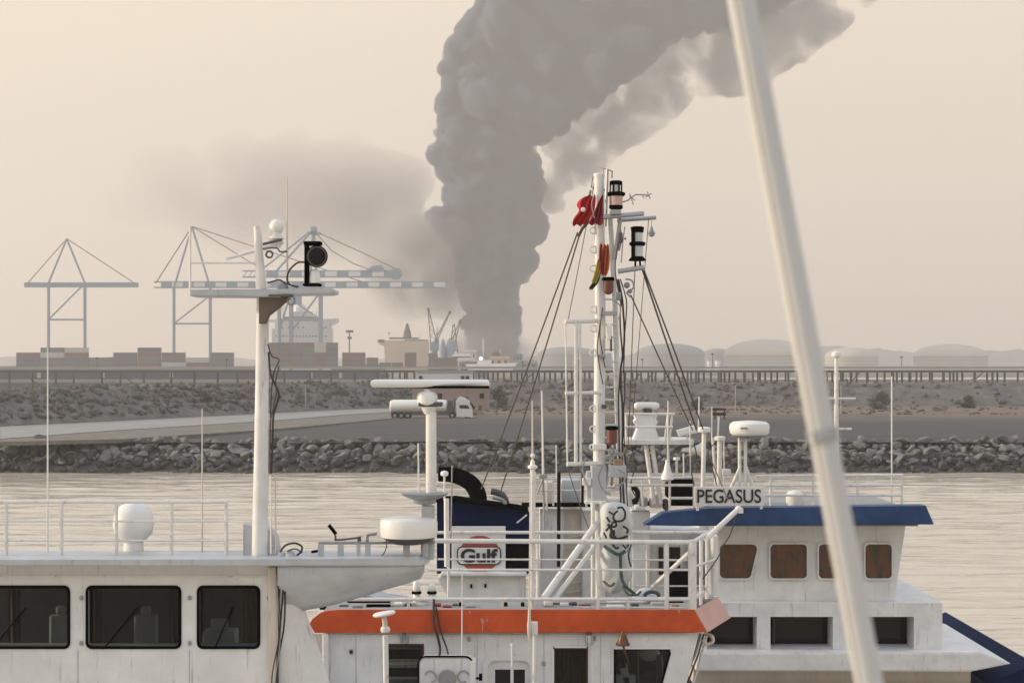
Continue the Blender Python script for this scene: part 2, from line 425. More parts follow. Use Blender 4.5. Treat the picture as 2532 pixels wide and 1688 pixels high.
# far port land and hills
mk('quay', (.22, .21, .20), .9, var=.2, scale=.02)
mb = MB(); mb.box((-1300, 860, -.5), (120, 3000, 3.0)); mb.box((120, 1250, -.5), (1300, 3000, 3.0))
tag(obj('port_ground', mb, 'quay', smooth=False), kind='structure')
mk('hill', (.13, .13, .115), .95, var=.3, scale=.01)
hill_pts = [(-200, 886), (200, 884), (640, 888), (1000, 886), (1240, 886), (1300, 882), (1345, 878), (1400, 872), (1450, 876), (1480, 884), (1520, 880), (1580, 876), (1630, 874),
            (1665, 872), (1700, 876), (1740, 880), (1760, 880), (1800, 882), (1840, 884), (1900, 878), (2000, 852), (2120, 862), (2300, 872), (2450, 866), (2750, 880)]
def hill_y(x):
    for (a, ya), (b_, yb) in zip(hill_pts[:-1], hill_pts[1:]):
        if a <= x <= b_:
            f = (x-a)/(b_-a); f = f*f*(3-2*f); return ya+(yb-ya)*f
    return 884
DH = 3200; rows = []
for i in range(400):
    x = -200+2950*i/399; h = P(x, hill_y(x), DH).z+6*noise.noise(Vector((x*.02, 0, 0)))+2.5*noise.noise(Vector((x*.09, 0, 0))); X = P(x, 0, DH).x
    rows.append([Vector((X, DH-380, 2)), Vector((X*1.0, DH-180, h*.55)), Vector((X, DH, h)), Vector((X, DH+250, h*.8)), Vector((X, DH+700, -.8))])
tag(obj('hills', MB().quad_grid(rows), 'hill'), kind='structure')

# ------------------------------------------------------------------ haze and smoke
hz = bpy.data.materials.new('haze'); hz.use_nodes = True; n = hz.node_tree.nodes; n.remove(n['Principled BSDF'])
pv = n.new('ShaderNodeVolumePrincipled'); pv.inputs['Color'].default_value = (.85, .845, .84, 1); pv.inputs['Density'].default_value = .00035
pv.inputs['Anisotropy'].default_value = .15
hz.node_tree.links.new(pv.outputs[0], n['Material Output'].inputs['Volume'])
mb = MB(); mb.box((-1500, -120, -2), (1500, 4500, 470)); tag(obj('haze', mb, hz, smooth=False), kind='stuff')

def smoke_mat(name, dens, col, aniso=.1):
    m = bpy.data.materials.new(name); m.use_nodes = True; n = m.node_tree.nodes; n.remove(n['Principled BSDF'])
    pv = n.new('ShaderNodeVolumePrincipled'); pv.inputs['Color'].default_value = (*col, 1); pv.inputs['Density'].default_value = dens
    pv.inputs['Anisotropy'].default_value = aniso; m.node_tree.links.new(pv.outputs[0], n['Material Output'].inputs['Volume']); return m
DS = 1500.0
def inside(p, poly):
    x, y = p; c = False; n_ = len(poly)
    for i in range(n_):
        x1, y1 = poly[i]; x2, y2 = poly[(i+1) % n_]
        if (y1 > y) != (y2 > y) and x < (x2-x1)*(y-y1)/(y2-y1)+x1: c = not c
    return c
def edge(p, poly):
    best = 1e9; px, py = p
    for i in range(len(poly)):
        x1, y1 = poly[i]; x2, y2 = poly[(i+1) % len(poly)]; dx, dy = x2-x1, y2-y1
        t_ = max(0, min(1, ((px-x1)*dx+(py-y1)*dy)/(dx*dx+dy*dy+1e-9))); best = min(best, math.hypot(px-x1-t_*dx, py-y1-t_*dy))
    return best
def cloud(name, poly, mat, n_, rmin, rmax, vox, dth, seed, disp=((26, 7), (9, 3)), ysc=1.0, dist=DS, lumps=0):
    r_ = random.Random(seed); xs = [p[0] for p in poly]; ys = [p[1] for p in poly]; mb = MB(); k = 0; tries = 0
    if lumps:
        yy = min(ys)
        while yy < max(ys):
            xx = min(xs)
            while xx < max(xs):
                if inside((xx, yy), poly):
                    e_ = edge((xx, yy), poly)
                    if e_ > 10: g = bmesh.ops.create_icosphere(mb.bm, subdivisions=1, radius=min(44, e_)*1.05*dist/F); bmesh.ops.translate(mb.bm, vec=P(xx, yy, dist+r_.uniform(-6, 6)), verts=g['verts'])
                xx += 30
            yy += 30
    while k < n_ and tries < n_*60:
        tries += 1; p = (r_.uniform(min(xs), max(xs)), r_.uniform(min(ys), max(ys)))
        if not inside(p, poly): continue
        e_ = edge(p, poly); rr = min(rmax, max(rmin, e_*1.02))
        if e_ < rmin*.6: continue
        if rr > rmax*.7 and k % 2: continue
        d_ = dist+r_.uniform(-1, 1)*dth*min(1, e_/rmax)
        g = bmesh.ops.create_icosphere(mb.bm, subdivisions=2 if not lumps else 1, radius=rr*d_/F)
        bmesh.ops.scale(mb.bm, vec=(1, ysc, 1), verts=g['verts']); bmesh.ops.translate(mb.bm, vec=P(*p, d_), verts=g['verts']); k += 1
    for i in range(lumps):
        j = r_.randrange(len(poly)); (x1, y1), (x2, y2) = poly[j], poly[(j+1) % len(poly)]
        if y1 > 905 or y2 > 905: continue
        u = r_.random(); rr = r_.choice((12, 16, 21, 28, 36))*r_.uniform(.8, 1.2); L_ = math.hypot(x2-x1, y2-y1)+1e-6
        q = (x1+(x2-x1)*u, y1+(y2-y1)*u); nx_, ny_ = -(y2-y1)/L_, (x2-x1)/L_
        if not inside((q[0]+nx_*5, q[1]+ny_*5), poly): nx_, ny_ = -nx_, -ny_
        q = (q[0]+nx_*rr*.5, q[1]+ny_*rr*.5); d_ = dist+r_.uniform(-10, 10)
        g = bmesh.ops.create_icosphere(mb.bm, subdivisions=2, radius=rr*d_/F); bmesh.ops.translate(mb.bm, vec=P(*q, d_), verts=g['verts'])
    for i in range(lumps):      # billows standing out of the near face
        p = (r_.uniform(min(xs), max(xs)), r_.uniform(max(min(ys), -80), max(ys)))
        if not inside(p, poly) or edge(p, poly) < 22: continue
        rr = r_.uniform(14, 40); d_ = dist-min(44, edge(p, poly))*dist/F*.9-r_.uniform(0, 7)
        g = bmesh.ops.create_icosphere(mb.bm, subdivisions=1, radius=rr*d_/F); bmesh.ops.translate(mb.bm, vec=P(*p, d_), verts=g['verts'])
    o = obj(name, mb, mat); m = o.modifiers.new('remesh', 'REMESH'); m.mode = 'VOXEL'; m.voxel_size = vox
    for i, (sz, st) in enumerate(disp):
        tx = bpy.data.textures.new(name+'_billow', 'CLOUDS'); tx.noise_scale = sz; tx.noise_depth = 2; tx.noise_basis = 'VORONOI_F1' if i == 0 else 'BLENDER_ORIGINAL'
        dm = o.modifiers.new('billow', 'DISPLACE'); dm.texture = tx; dm.strength = -st if i == 0 else st; dm.mid_level = .45; dm.texture_coords = 'LOCAL'
    return o
column = [(1230, -260), (1200, -120), (1192, -30), (1180, 25), (1140, 62), (1133, 92), (1096, 122), (1090, 172), (1112, 192), (1085, 250), (1092, 295), (1078, 340), (1068, 385),
          (1082, 430), (1100, 480), (1108, 515), (1060, 540), (1110, 600), (1140, 650), (1140, 700), (1150, 760), (1152, 830), (1142, 922), (1284, 922), (1272, 860), (1276, 800), (1270, 760), (1280, 735),
          (1275, 700), (1308, 662), (1318, 640), (1314, 615), (1336, 588), (1338, 550), (1328, 505), (1338, 460), (1328, 425), (1328, 395), (1306, 352), (1330, 355), (1382, 335), (1418, 300), (1440, 262),
          (1500, 232), (1540, 198), (1600, 160), (1645, 108), (1735, 72), (1815, 85), (1900, 55), (2000, -20), (2120, -120), (2220, -230), (2230, -260)]
# thin, torn smoke: uneven density inside closed shells
def thin_mat(name, dens, col, scale, lo, hi, soft=None):
    m = bpy.data.materials.new(name); m.use_nodes = True; t = m.node_tree; n = t.nodes; n.remove(n['Principled BSDF'])
    pv = n.new('ShaderNodeVolumePrincipled'); pv.inputs['Color'].default_value = (*col, 1); pv.inputs['Anisotropy'].default_value = .2
    g = n.new('ShaderNodeNewGeometry'); nz = n.new('ShaderNodeTexNoise'); nz.inputs['Scale'].default_value = scale; nz.inputs['Detail'].default_value = 5; nz.inputs['Roughness'].default_value = .6
    nz.inputs['Distortion'].default_value = .6
    t.links.new(g.outputs['Position'], nz.inputs['Vector'])
    mr = n.new('ShaderNodeMapRange'); mr.inputs[1].default_value = lo; mr.inputs[2].default_value = hi; mr.inputs[3].default_value = 0; mr.inputs[4].default_value = dens
    t.links.new(nz.outputs['Fac'], mr.inputs[0]); 
    src = mr.outputs[0]
    if soft:
        c, rx, rz = soft; sb = n.new('ShaderNodeVectorMath'); sb.operation = 'SUBTRACT'; sb.inputs[1].default_value = c; t.links.new(g.outputs['Position'], sb.inputs[0])
        dv = n.new('ShaderNodeVectorMath'); dv.operation = 'DIVIDE'; dv.inputs[1].default_value = (rx, 80, rz); t.links.new(sb.outputs[0], dv.inputs[0])
        ln = n.new('ShaderNodeVectorMath'); ln.operation = 'LENGTH'; t.links.new(dv.outputs[0], ln.inputs[0])
        m2 = n.new('ShaderNodeMapRange'); m2.inputs[1].default_value = .25; m2.inputs[2].default_value = 1; m2.inputs[3].default_value = 1; m2.inputs[4].default_value = 0; t.links.new(ln.outputs['Value'], m2.inputs[0])
        mu = n.new('ShaderNodeMath'); mu.operation = 'MULTIPLY'; t.links.new(src, mu.inputs[0]); t.links.new(m2.outputs[0], mu.inputs[1]); src = mu.outputs[0]
    t.links.new(src, pv.inputs['Density'])
    t.links.new(pv.outputs[0], n['Material Output'].inputs['Volume']); return m
tag(cloud('smoke_plume', column, thin_mat('smoke', .46, (.27, .315, .41), .075, .30, .60), 160, 9, 58, 1.8, 30, 3, disp=((16, 6), (5, 4.0)), lumps=240), kind='stuff')
wisp = [(1330, 540), (1310, 470), (1330, 430), (1320, 350), (1380, 310), (1430, 250), (1510, 200), (1600, 120), (1720, 60), (1860, 40), (2060, -100), (2200, -160), (2240, -60), (2080, 90), (1930, 190), (1860, 250),
        (1730, 240), (1650, 320), (1560, 370), (1500, 420), (1430, 480), (1390, 530)]
tag(cloud('smoke_wisps', wisp, thin_mat('thin_smoke', .13, (.60, .57, .57), .034, .38, .72), 190, 16, 60, 3.2, 12, 5, disp=((20, 7), (8, 4))), kind='stuff')
lobe = [(1130, 520), (1060, 520), (990, 530), (930, 555), (870, 590), (860, 650), (890, 710), (900, 750), (950, 800), (1000, 815), (1060, 790), (1100, 800), (1160, 860), (1200, 800), (1180, 560)]
tag(cloud('smoke_drift', lobe, thin_mat('drift_smoke', .11, (.50, .48, .49), .016, .28, .62, (P(1075, 650, 1500), 205*.353, 170*.353)), 120, 16, 60, 3.2, 14, 9, disp=((20, 8), (8, 3))), kind='stuff')
base = [(1090, 918), (1080, 860), (1130, 820), (1160, 790), (1270, 790), (1300, 830), (1345, 870), (1350, 918)]
tag(cloud('smoke_base', base, thin_mat('base_smoke', .10, (.46, .46, .50), .03, .22, .60, (P(1214, 872, 1490), 135*.353, 82*.353)), 50, 16, 50, 3.5, 12, 21, disp=((20, 6), (8, 3)), dist=1478), kind='stuff')
veil = [(1110, 520), (1060, 400), (940, 345), (760, 325), (600, 320), (400, 350), (200, 390), (150, 470), (300, 560), (500, 620), (700, 680), (900, 720), (1050, 700)]
tag(cloud('smoke_veil', veil, thin_mat('veil_smoke', .026, (.56, .49, .49), .006, .26, .62, (P(800, 480, 1650), 680*.388, 185*.388)), 60, 40, 110, 8, 30, 11, disp=((60, 20), (25, 8)), dist=1650), kind='stuff')
S.cycles.volume_step_rate = .6; S.cycles.volume_max_steps = 400
# ================================================================== PORT BEYOND THE JETTY
mk('far_white', (.72, .73, .73), .6, var=.06, scale=.1)
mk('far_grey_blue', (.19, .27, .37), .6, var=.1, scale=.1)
mk('far_dark', (.07, .075, .085), .7)
mk('far_beige', (.62, .50, .38), .7, var=.08, scale=.1)
mk('far_tank', (.52, .47, .40), .7, var=.08, scale=.05)
for k, c in (('box_rust', (.13, .045, .035)), ('box_grey', (.085, .088, .10)), ('box_blue', (.045, .06, .11)), ('box_brown', (.09, .05, .04)), ('box_white', (.45, .45, .44))): mk(k, c, .7, var=.15, scale=.4)

# jetty: deck on piles, light pipe along the top
mk('jetty_dark', (.035, .037, .042), .8); mk('jetty_light', (.42, .40, .38), .8, var=.15, scale=.1)
DJ = 500
J = thing('jetty', 'long dark jetty on closely set piles crossing in front of the port', 'jetty', (0, DJ, 0))
mb = MB(); a, c = P(-120, 921, DJ), P(2700, 915, DJ); mb.box((a.x, DJ, a.z), (c.x, DJ+9, c.z)); obj('deck', mb, 'jetty_dark', J, False)
mb = MB(); a, c = P(-120, 914, DJ), P(2700, 909, DJ); mb.box((a.x, DJ+1, c.z-.35), (c.x, DJ+1.5, c.z))
mb.box((a.x, DJ+6.5, c.z-.2), (c.x, DJ+8, c.z+.35)); obj('pipeline', mb, 'jetty_light', J, False)
k = 0; x = -110.0
pile = None
while x < 2690:
    hidden = 700 < x < 1200
    if pile is None:
        mb = MB(); p = P(x, 921, DJ); mb.tube([(p.x, DJ+1, -.8), (p.x, DJ+1, p.z)], .30, 6); pile = obj('pile', mb, 'jetty_dark', J); x0p = p.x
    else:
        q = pile.copy(); COL.objects.link(q); q.parent = J; q.location = (P(x, 0, DJ).x-x0p, rnd.choice((0, 6)), 0)
    x += rnd.choice((9, 12, 15, 18, 13)) if x > 930 else 58; k += 1
for x in (1290, 1560, 1590, 1632, 1700, 2100, 2400, 330, 90):
    mb = MB(); w = rnd.choice((-34, 30, 26)); mb.t([(x, 948, DJ+.2), (x+w, 921, DJ+.2)], 3.2, 6); obj('raking_pile', mb, 'jetty_dark', J)
mb = MB(); mb.b(-120, 946, 2700, 938, DJ+14, 3); tag(obj('breakwater', mb, 'jetty_light', smooth=False), kind='structure')
for i, (x, h) in enumerate(((1292, 14), (1430, 18), (1588, 20), (1762, 34), (1975, 22), (2230, 26), (560, 20), (240, 24))):
    mb = MB(); mb.t([(x, 910, DJ+4), (x, 910-h, DJ+4)], 1.4, 6); mb.b(x-3, 910-h, x+3, 907-h, DJ+3.8, .8)
    obj('lamp_post', mb, 'jetty_dark', J)
# moored dark hull behind the left stretch of the jetty
mb = MB(); mb.poly([(-100, 984), (-100, 920), (930, 919), (955, 926), (930, 984)], DJ+60, 22)
mk('hull_blue', (.05, .06, .09), .6, var=.25, scale=.2)
hb = thing('barge', 'long blue grey hull lying behind the left part of the jetty', 'barge', P(400, 984, DJ+60)); obj('hull', mb, 'hull_blue', hb, False)
mb = MB()
for x in (765, 838, 250, 420, 92): mb.b(x, 920, x+8, 934, DJ+59.7, .5)
tag(obj('rubbing_plates', mb, 'jetty_light', hb, False), kind='stuff')

# container stacks
DC = 905
fam = {}
ordn = ['first', 'second', 'third', 'fourth', 'fifth', 'sixth', 'seventh', 'eighth', 'ninth', 'tenth']
def container(x, row, top, col, long_, mat, where, grp, d=DC):
    key = (mat, long_, d); p = P(x, 895, d); z = 3.0+2.62*row
    lev = 'top' if row == top else ordn[top-row]+' from top'
    lab = '%s container, %s in column %s, %s' % (labs[mat], lev, ordn[col], where)
    if key not in fam:
        L_ = 12.2 if long_ else 6.06; mb = MB(); mb.box((p.x, d, z), (p.x+L_, d+2.44, z+2.58))
        nr = 20 if long_ else 10
        for i in range(nr): mb.box((p.x+.2+(L_-.4)*i/nr, d-.07, z+.2), (p.x+.2+(L_-.4)*(i+.5)/nr, d+.02, z+2.4))
        o = obj('container', mb, mat, smooth=False, base=(p.x, d, z)); tag(o, lab, 'container', grp); fam[key] = o
    else:
        o = fam[key].copy(); COL.objects.link(o); o.location = (p.x, d, z); o['label'] = lab; o['group'] = grp
labs = {'box_rust': 'rust red', 'box_grey': 'dull grey', 'box_blue': 'faded blue', 'box_brown': 'dusty brown', 'box_white': 'off white'}
cm = ['box_rust', 'box_brown', 'box_rust', 'box_grey', 'box_blue', 'box_grey', 'box_brown', 'box_grey', 'box_white', 'box_blue']
x = 660; c_ = 0
while x < 812:
    for row in range(2, 7): container(x, row, 6, c_, False, 'box_white' if (row == 5 and c_ == 4) else rnd.choice(cm), 'high stack below white ship', 'containers in the high stack')
    x += 29.3; c_ += 1
for c_, (x, hi, lg, m_) in enumerate(((846, 4, True, 'box_rust'), (906, 3, False, 'box_brown'), (938, 2, False, 'box_grey'), (968, 2, False, 'box_rust'), (1001, 4, False, 'box_brown'))):
    for row in range(2, hi+1): container(x, row, hi, c_, lg, m_, 'low stacks before beige ship', 'containers in the low stacks', DC+6)
x = 40; c_ = 0
while x < 560:
    hi = (4, 5, 5, 3, 4, 5, 4, 3, 4)[c_]
    for row in range(2, hi+1): container(x, row, hi, c_, True, rnd.choice(cm), 'row at the far left', 'containers in the left row', DC+3)
    x += 60; c_ += 1

# white ship with tall accommodation block
DSH = 1040
T = thing('container_ship', 'white accommodation block of a big ship behind the container stack', 'ship', (P(750, 0, DSH).x, DSH, 0))
mb = MB(); mb.b(672, 960, 818, 812, DSH, 14); mb.b(680, 812, 816, 788, DSH+1, 12); obj('superstructure', mb, 'far_white', T, False)
mb = MB(); mb.poly([(816, 788), (838, 787), (836, 797), (818, 806)], DSH+1, 3); mb.b(650, 796, 680, 790, DSH+1, 3); obj('bridge_wing', mb, 'far_white', T, False)
mb = MB(); mb.lathe(742, [(788, 18), (760, 16), (752, 10)], DSH+6, 12); mb.b(718, 788, 770, 770, DSH+1, 8); obj('funnel', mb, 'far_white', T, False)
mb = MB(); mb.t([(700, 788, DSH), (700, 752, DSH)], 3, 6); mb.t([(692, 762, DSH), (708, 762, DSH)], 2.5, 6); mb.t([(782, 788, DSH), (782, 768, DSH)], 3, 6); obj('mast', mb, 'far_white', T, False)
mb = MB(); mb.b(700, 786, 788, 783, DSH, 10); obj('deck_edge', mb, 'far_dark', T, False)
for yy, xs in ((810, (684, 690, 696, 712, 724, 736, 748, 790, 797, 804)), (831, (682, 690, 698, 706, 716, 724, 732, 740, 748, 756, 764, 772, 780, 788, 796, 804))):
    for x in xs: mb = MB(); mb.b(x, yy-2, x+3.4, yy+1.6, DSH-.15, .3); obj('window', mb, 'far_dark', T, False)
mb = MB(); mb.b(-300, 984, 1010, 905, DSH+2, 20); obj('hull', mb, 'hull_blue', T, False)

# ship-to-shore cranes
def sts(x_apex, booms, name_lab, d, leg):
    T = thing('gantry_crane', name_lab, 'crane', (P(x_apex, 0, d).x, d, 3))
    mb = MB(); ya = 566
    for dx in (-9, 9): mb.t([(x_apex+dx, 700, d), (x_apex, ya, d)], 7, 6)
    mb.t([(x_apex, ya, d), (x_apex-90, 668, d+6)], 6, 6); mb.t([(x_apex, ya, d+8), (x_apex-135, 672, d+8)], 5, 6)
    mb.b(x_apex-7, ya+14, x_apex+7, ya-6, d-1, 6); mb.b(x_apex-16, ya+12, x_apex+16, ya+7, d-1, 6)
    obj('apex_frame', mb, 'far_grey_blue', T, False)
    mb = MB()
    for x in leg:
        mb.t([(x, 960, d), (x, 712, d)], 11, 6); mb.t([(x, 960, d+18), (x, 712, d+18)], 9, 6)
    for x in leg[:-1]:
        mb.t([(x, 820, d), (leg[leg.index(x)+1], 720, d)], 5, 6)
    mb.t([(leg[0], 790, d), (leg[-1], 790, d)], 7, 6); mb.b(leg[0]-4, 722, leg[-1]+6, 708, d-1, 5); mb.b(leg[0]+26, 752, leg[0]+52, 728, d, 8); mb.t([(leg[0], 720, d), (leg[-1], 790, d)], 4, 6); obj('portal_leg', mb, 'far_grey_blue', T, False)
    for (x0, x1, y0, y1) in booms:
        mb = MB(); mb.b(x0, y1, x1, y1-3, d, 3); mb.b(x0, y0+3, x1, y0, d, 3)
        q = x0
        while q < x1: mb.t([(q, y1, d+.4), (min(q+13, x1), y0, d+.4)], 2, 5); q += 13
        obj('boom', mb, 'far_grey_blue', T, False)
        q = x0+30; i = 0
        while q < x1-20:
            mb = MB(); mb.b(q, y1-3, min(q+29, x1), y0+3, d-.2, 2.2); obj('boom_panel', mb, 'far_white' if i % 2 == 0 else 'far_grey_blue', T, False); q += 29; i += 1
    x0, x1, y0, y1 = booms[0]
    mb = MB(); mb.poly([(x1-6, y0-6), (x1-22, y0-2), (x1-22, y1+4), (x1-8, y1+4), (x1+3, (y0+y1)/2)], d-1, 5); mb.poly([(x1-90, y0+2), (x1-68, y0-12), (x1-48, y0-12), (x1-38, y0+2)], d-1, 5)
    obj('boom_tip', mb, 'far_grey_blue', T, False)
    mb = MB()
    for pts in (((x_apex+14, 576), (x_apex+66, 600), (x_apex+120, 624), (x_apex+210, 668)), ((x_apex+10, 580), (x_apex+45, 620), (x_apex+100, 652), (x_apex+150, 670))):
        mb.t([(p[0], p[1], d+1) for p in pts], 2.4, 5)
    obj('stay', mb, 'far_dark', T)
    return T
sts(775, ((600, 992, 668, 686), ), 'blue grey gantry crane whose apex rises above the searchlight, with the shorter striped boom', 1010, [690, 720, 793])
T = thing('gantry_crane', 'gantry crane behind it whose lower striped boom reaches further right to the smoke', 'crane', (P(600, 0, 1080).x, 1080, 3))
d = 1080; mb = MB(); mb.b(380, 712, 1108, 709, d, 3); mb.b(380, 698, 1108, 695, d, 3); obj('boom', mb, 'far_grey_blue', T, False)
q = 398; i = 0
while q < 1090: mb = MB(); mb.b(q, 709, q+27, 698, d-.2, 2.2); obj('boom_panel', mb, 'far_white' if i % 2 else 'far_grey_blue', T, False); q += 27; i += 1
mb = MB()
for x in (430, 520): mb.t([(x, 960, d), (x, 712, d)], 8, 6); mb.t([(x, 712, d), (475, 560, d)], 5, 6)
mb.t([(430, 800, d), (520, 730, d)], 4, 6); mb.t([(430, 800, d), (520, 800, d)], 5, 6); obj('portal_leg', mb, 'far_grey_blue', T)
mb = MB(); mb.t([(475, 560, d), (700, 698, d)], 2.4, 5); mb.t([(475, 560, d), (900, 698, d)], 2.4, 5); mb.t([(475, 560, d), (385, 700, d)], 3, 5); obj('stay', mb, 'far_dark', T)
T = thing('gantry_crane', 'third gantry crane at the far left with a raised lattice boom', 'crane', (P(170, 0, 1060).x, 1060, 3)); d = 1060
mb = MB()
for x in (120, 210): mb.t([(x, 960, d), (x, 700, d)], 8, 6); mb.t([(x, 700, d), (165, 590, d)], 5, 6)
mb.t([(120, 790, d), (210, 700, d)], 4, 6); mb.t([(120, 790, d), (210, 790, d)], 5, 6); obj('portal_leg', mb, 'far_grey_blue', T)
mb = MB(); mb.b(60, 710, 340, 698, d, 3); obj('boom', mb, 'far_grey_blue', T, False)
mb = MB(); mb.t([(165, 590, d), (330, 698, d)], 2.4, 5); mb.t([(165, 590, d), (70, 698, d)], 2.4, 5); obj('stay', mb, 'far_dark', T)

# beige accommodation block with its mast
d = 980; T = thing('bulk_ship', 'pale beige ship superstructure with a dark funnel in front of the drifting smoke', 'ship', (P(1000, 0, d).x, d, 0))
mb = MB(); mb.poly([(936, 841), (1058, 841), (1058, 960), (955, 960), (950, 856), (936, 850)], d, 14); obj('superstructure', mb, 'far_beige', T, False)
mb = MB(); mb.b(934, 846, 950, 839, d-.3, 3); mb.b(962, 838, 1036, 834, d, 6); mb.b(1000, 842, 1058, 839.5, d-.2, 3); obj('bridge_wing', mb, 'far_dark', T, False)
mb = MB(); mb.lathe(1007, [(838, 11), (822, 9), (812, 6), (802, 3), (798, 1)], d+5, 10); obj('funnel', mb, 'far_dark', T)
mb = MB(); mb.t([(962, 838, d), (960, 822, d)], 2.5, 6); mb.ball(961, 822, d, 4); mb.t([(1034, 838, d), (1037, 826, d)], 2, 6); obj('mast', mb, 'far_white', T)
mb = MB(); mb.b(880, 984, 1130, 900, d+1, 18); obj('hull', mb, 'hull_blue', T, False)
# light tower
d = 930; T = thing('light_tower', 'thin floodlight tower with two lamp clusters right of the white ship', 'light tower', P(864, 960, d))
mb = MB(); mb.t([(864, 960, d), (864, 818, d)], 3.4, 6); obj('pole', mb, 'far_dark', T)
for y, w in ((819, 9), (835, 5)): mb = MB(); mb.b(864-w, y+3, 864+w, y-3, d-.5, 2); obj('lamp_cluster', mb, 'far_dark', T, False)
# harbour cranes with lattice jibs
def jib(base, tip, w, lab, d, mast=None):
    T = thing('harbour_crane', lab, 'crane', P(base[0], 960, d)); mb = MB()
    (xb, yb), (xt, yt) = base, tip; mb.t([(xb-w, yb, d), (xt-1, yt, d)], 2.4, 6); mb.t([(xb+w, yb, d), (xt+1, yt, d)], 2.4, 6)
    for i in range(9):
        u, v = i/9, (i+1)/9; s1 = 1 if i % 2 else -1
        mb.t([(xb+(xt-xb)*u+w*s1*(1-u), yb+(yt-yb)*u, d), (xb+(xt-xb)*v-w*s1*(1-v), yb+(yt-yb)*v, d)], 1.3, 5)
    mb.b(xt-3, yt+4, xt+3, yt-3, d-1, 2); obj('jib', mb, 'far_dark', T, False)
    mb = MB(); mb.t([(xb, 960, d), (xb, yb-6, d)], w*1.7, 8); mb.b(xb-w*1.3, yb+16, xb+w*1.5, yb-2, d-3, 6); mb.t([(xb, yb, d), (xb+w, yb-30, d)], 2, 5); obj('tower', mb, 'far_grey_blue', T, False)
jib((1073, 850), (1059, 764), 8, 'harbour crane with its lattice jib raised nearly upright beside the beige ship', 950)
jib((1080, 838), (1112, 772), 3, 'harbour crane with a thin jib slanting to the right', 955)
jib((1118, 852), (1138, 792), 6, 'harbour crane with a short jib at the left foot of the smoke', 990)
for i, (x, y0, w, lab) in enumerate(((1095, 838, 9, 'narrow dark silo left of the short crane'), (1112, 836, 10, 'second narrow dark silo beside the short crane'))):
    mb = MB(); mb.lathe(x, [(960, w), (y0+24, w*.9), (y0+6, w*.55), (y0, 2)], 970, 10); single('silo', mb, 'far_grey_blue', lab, 'silo')
T = thing('drilling_mast', 'dark lattice tower standing against the base of the smoke', 'tower', P(1122, 900, 995)); mb = MB()
for s_ in (-1, 1): mb.t([(1122+s_*13, 900, 995), (1122+s_*2, 802, 995)], 2.6, 6)
for i in range(7): mb.t([(1122-12+i*1.5, 890-i*13, 995), (1122+11-i*1.5, 877-i*13, 995)], 1.6, 5)
obj('lattice', mb, 'far_dark', T)
for x, y, lab in ((1147, 812, 'first thin white mast at the foot of the smoke'), (1195, 838, 'tall white floodlight pole in front of the smoke'), (1237, 862, 'short white pole right of the floodlight pole')):
    mb = MB(); mb.t([(x, 960, 960), (x, y, 960)], 3.2 if x == 1195 else 2, 6); single('pole', mb, 'far_white', lab, 'pole')
# sheds, workboats
def shed(x0, y0, x1, y1, d, mat, lab, roof='far_white', nm='shed'):
    T = thing(nm, lab, 'shed', P((x0+x1)/2, 960, d)); mb = MB(); mb.b(x0, 960, x1, y0+4, d, 16); obj('wall', mb, mat, T, False)
    mb = MB(); mb.poly([(x0-2, y0+5), (x0-2, y0+2), (x0+3, y0-2), (x1-3, y0-2), (x1+2, y0+2), (x1+2, y0+5)], d-.5, 17); obj('roof', mb, roof, T, False)
    for i in range(3):
        q = x0+(x1-x0)*(i+.3)/3; mb = MB(); mb.b(q, y0+18, q+(x1-x0)*.14, y0+9, d-.2, .4); obj('door', mb, 'far_dark', T, False)
shed(1132, 886, 1166, 906, 880, 'far_white', 'small white shed with two light roofs left of the bright lamp')
shed(1120, 876, 1162, 880, 900, 'box_rust', 'long rust red warehouse with a white roof behind the small shed')
shed(1210, 882, 1258, 900, 890, 'far_beige', 'pale low shed right of the bright lamp', 'far_beige')
shed(1075, 886, 1135, 900, 915, 'box_brown', 'brown warehouse behind the radar bar', 'box_brown')
shed(1262, 892, 1330, 905, 900, 'far_grey_blue', 'low grey shed where the forestay crosses the jetty', 'jetty_light')
shed(1140, 896, 1205, 905, 870, 'box_grey', 'dark grey flat shed directly below the bright lamp', 'box_grey')
shed(1268, 876, 1292, 890, 940, 'far_grey_blue', 'small bluish hut at the right foot of the smoke', 'far_grey_blue')
shed(1150, 866, 1176, 890, 960, 'far_white', 'narrow white block standing inside the foot of the smoke', 'far_white')
shed(1218, 872, 1236, 890, 945, 'box_brown', 'narrow brown block beside the short white pole', 'box_rust')
shed(1060, 874, 1078, 900, 930, 'box_grey', 'dark block below the upright harbour crane', 'box_grey')
mb = MB(); mb.ball(1189, 886, 870, 4.5); em = bpy.data.materials.new('lamp_light'); em.use_nodes = True
em.node_tree.nodes['Principled BSDF'].inputs['Emission Color'].default_value = (1, .95, .85, 1); em.node_tree.nodes['Principled BSDF'].inputs['Emission Strength'].default_value = 2.2
single('flood_lamp', mb, em, 'small bright lamp shining in front of the smoke base', 'lamp')
d = 850; T = thing('workboat', 'small pale workboat lying in front of the sheds below the smoke', 'boat', P(1210, 960, d))
mb = MB(); mb.poly([(1150, 900), (1280, 897), (1268, 915), (1158, 915)], d, 8); obj('hull', mb, 'far_white', T, False); mb = MB(); mb.b(1180, 899, 1215, 890, d+1, 4); obj('cabin', mb, 'far_white', T, False)

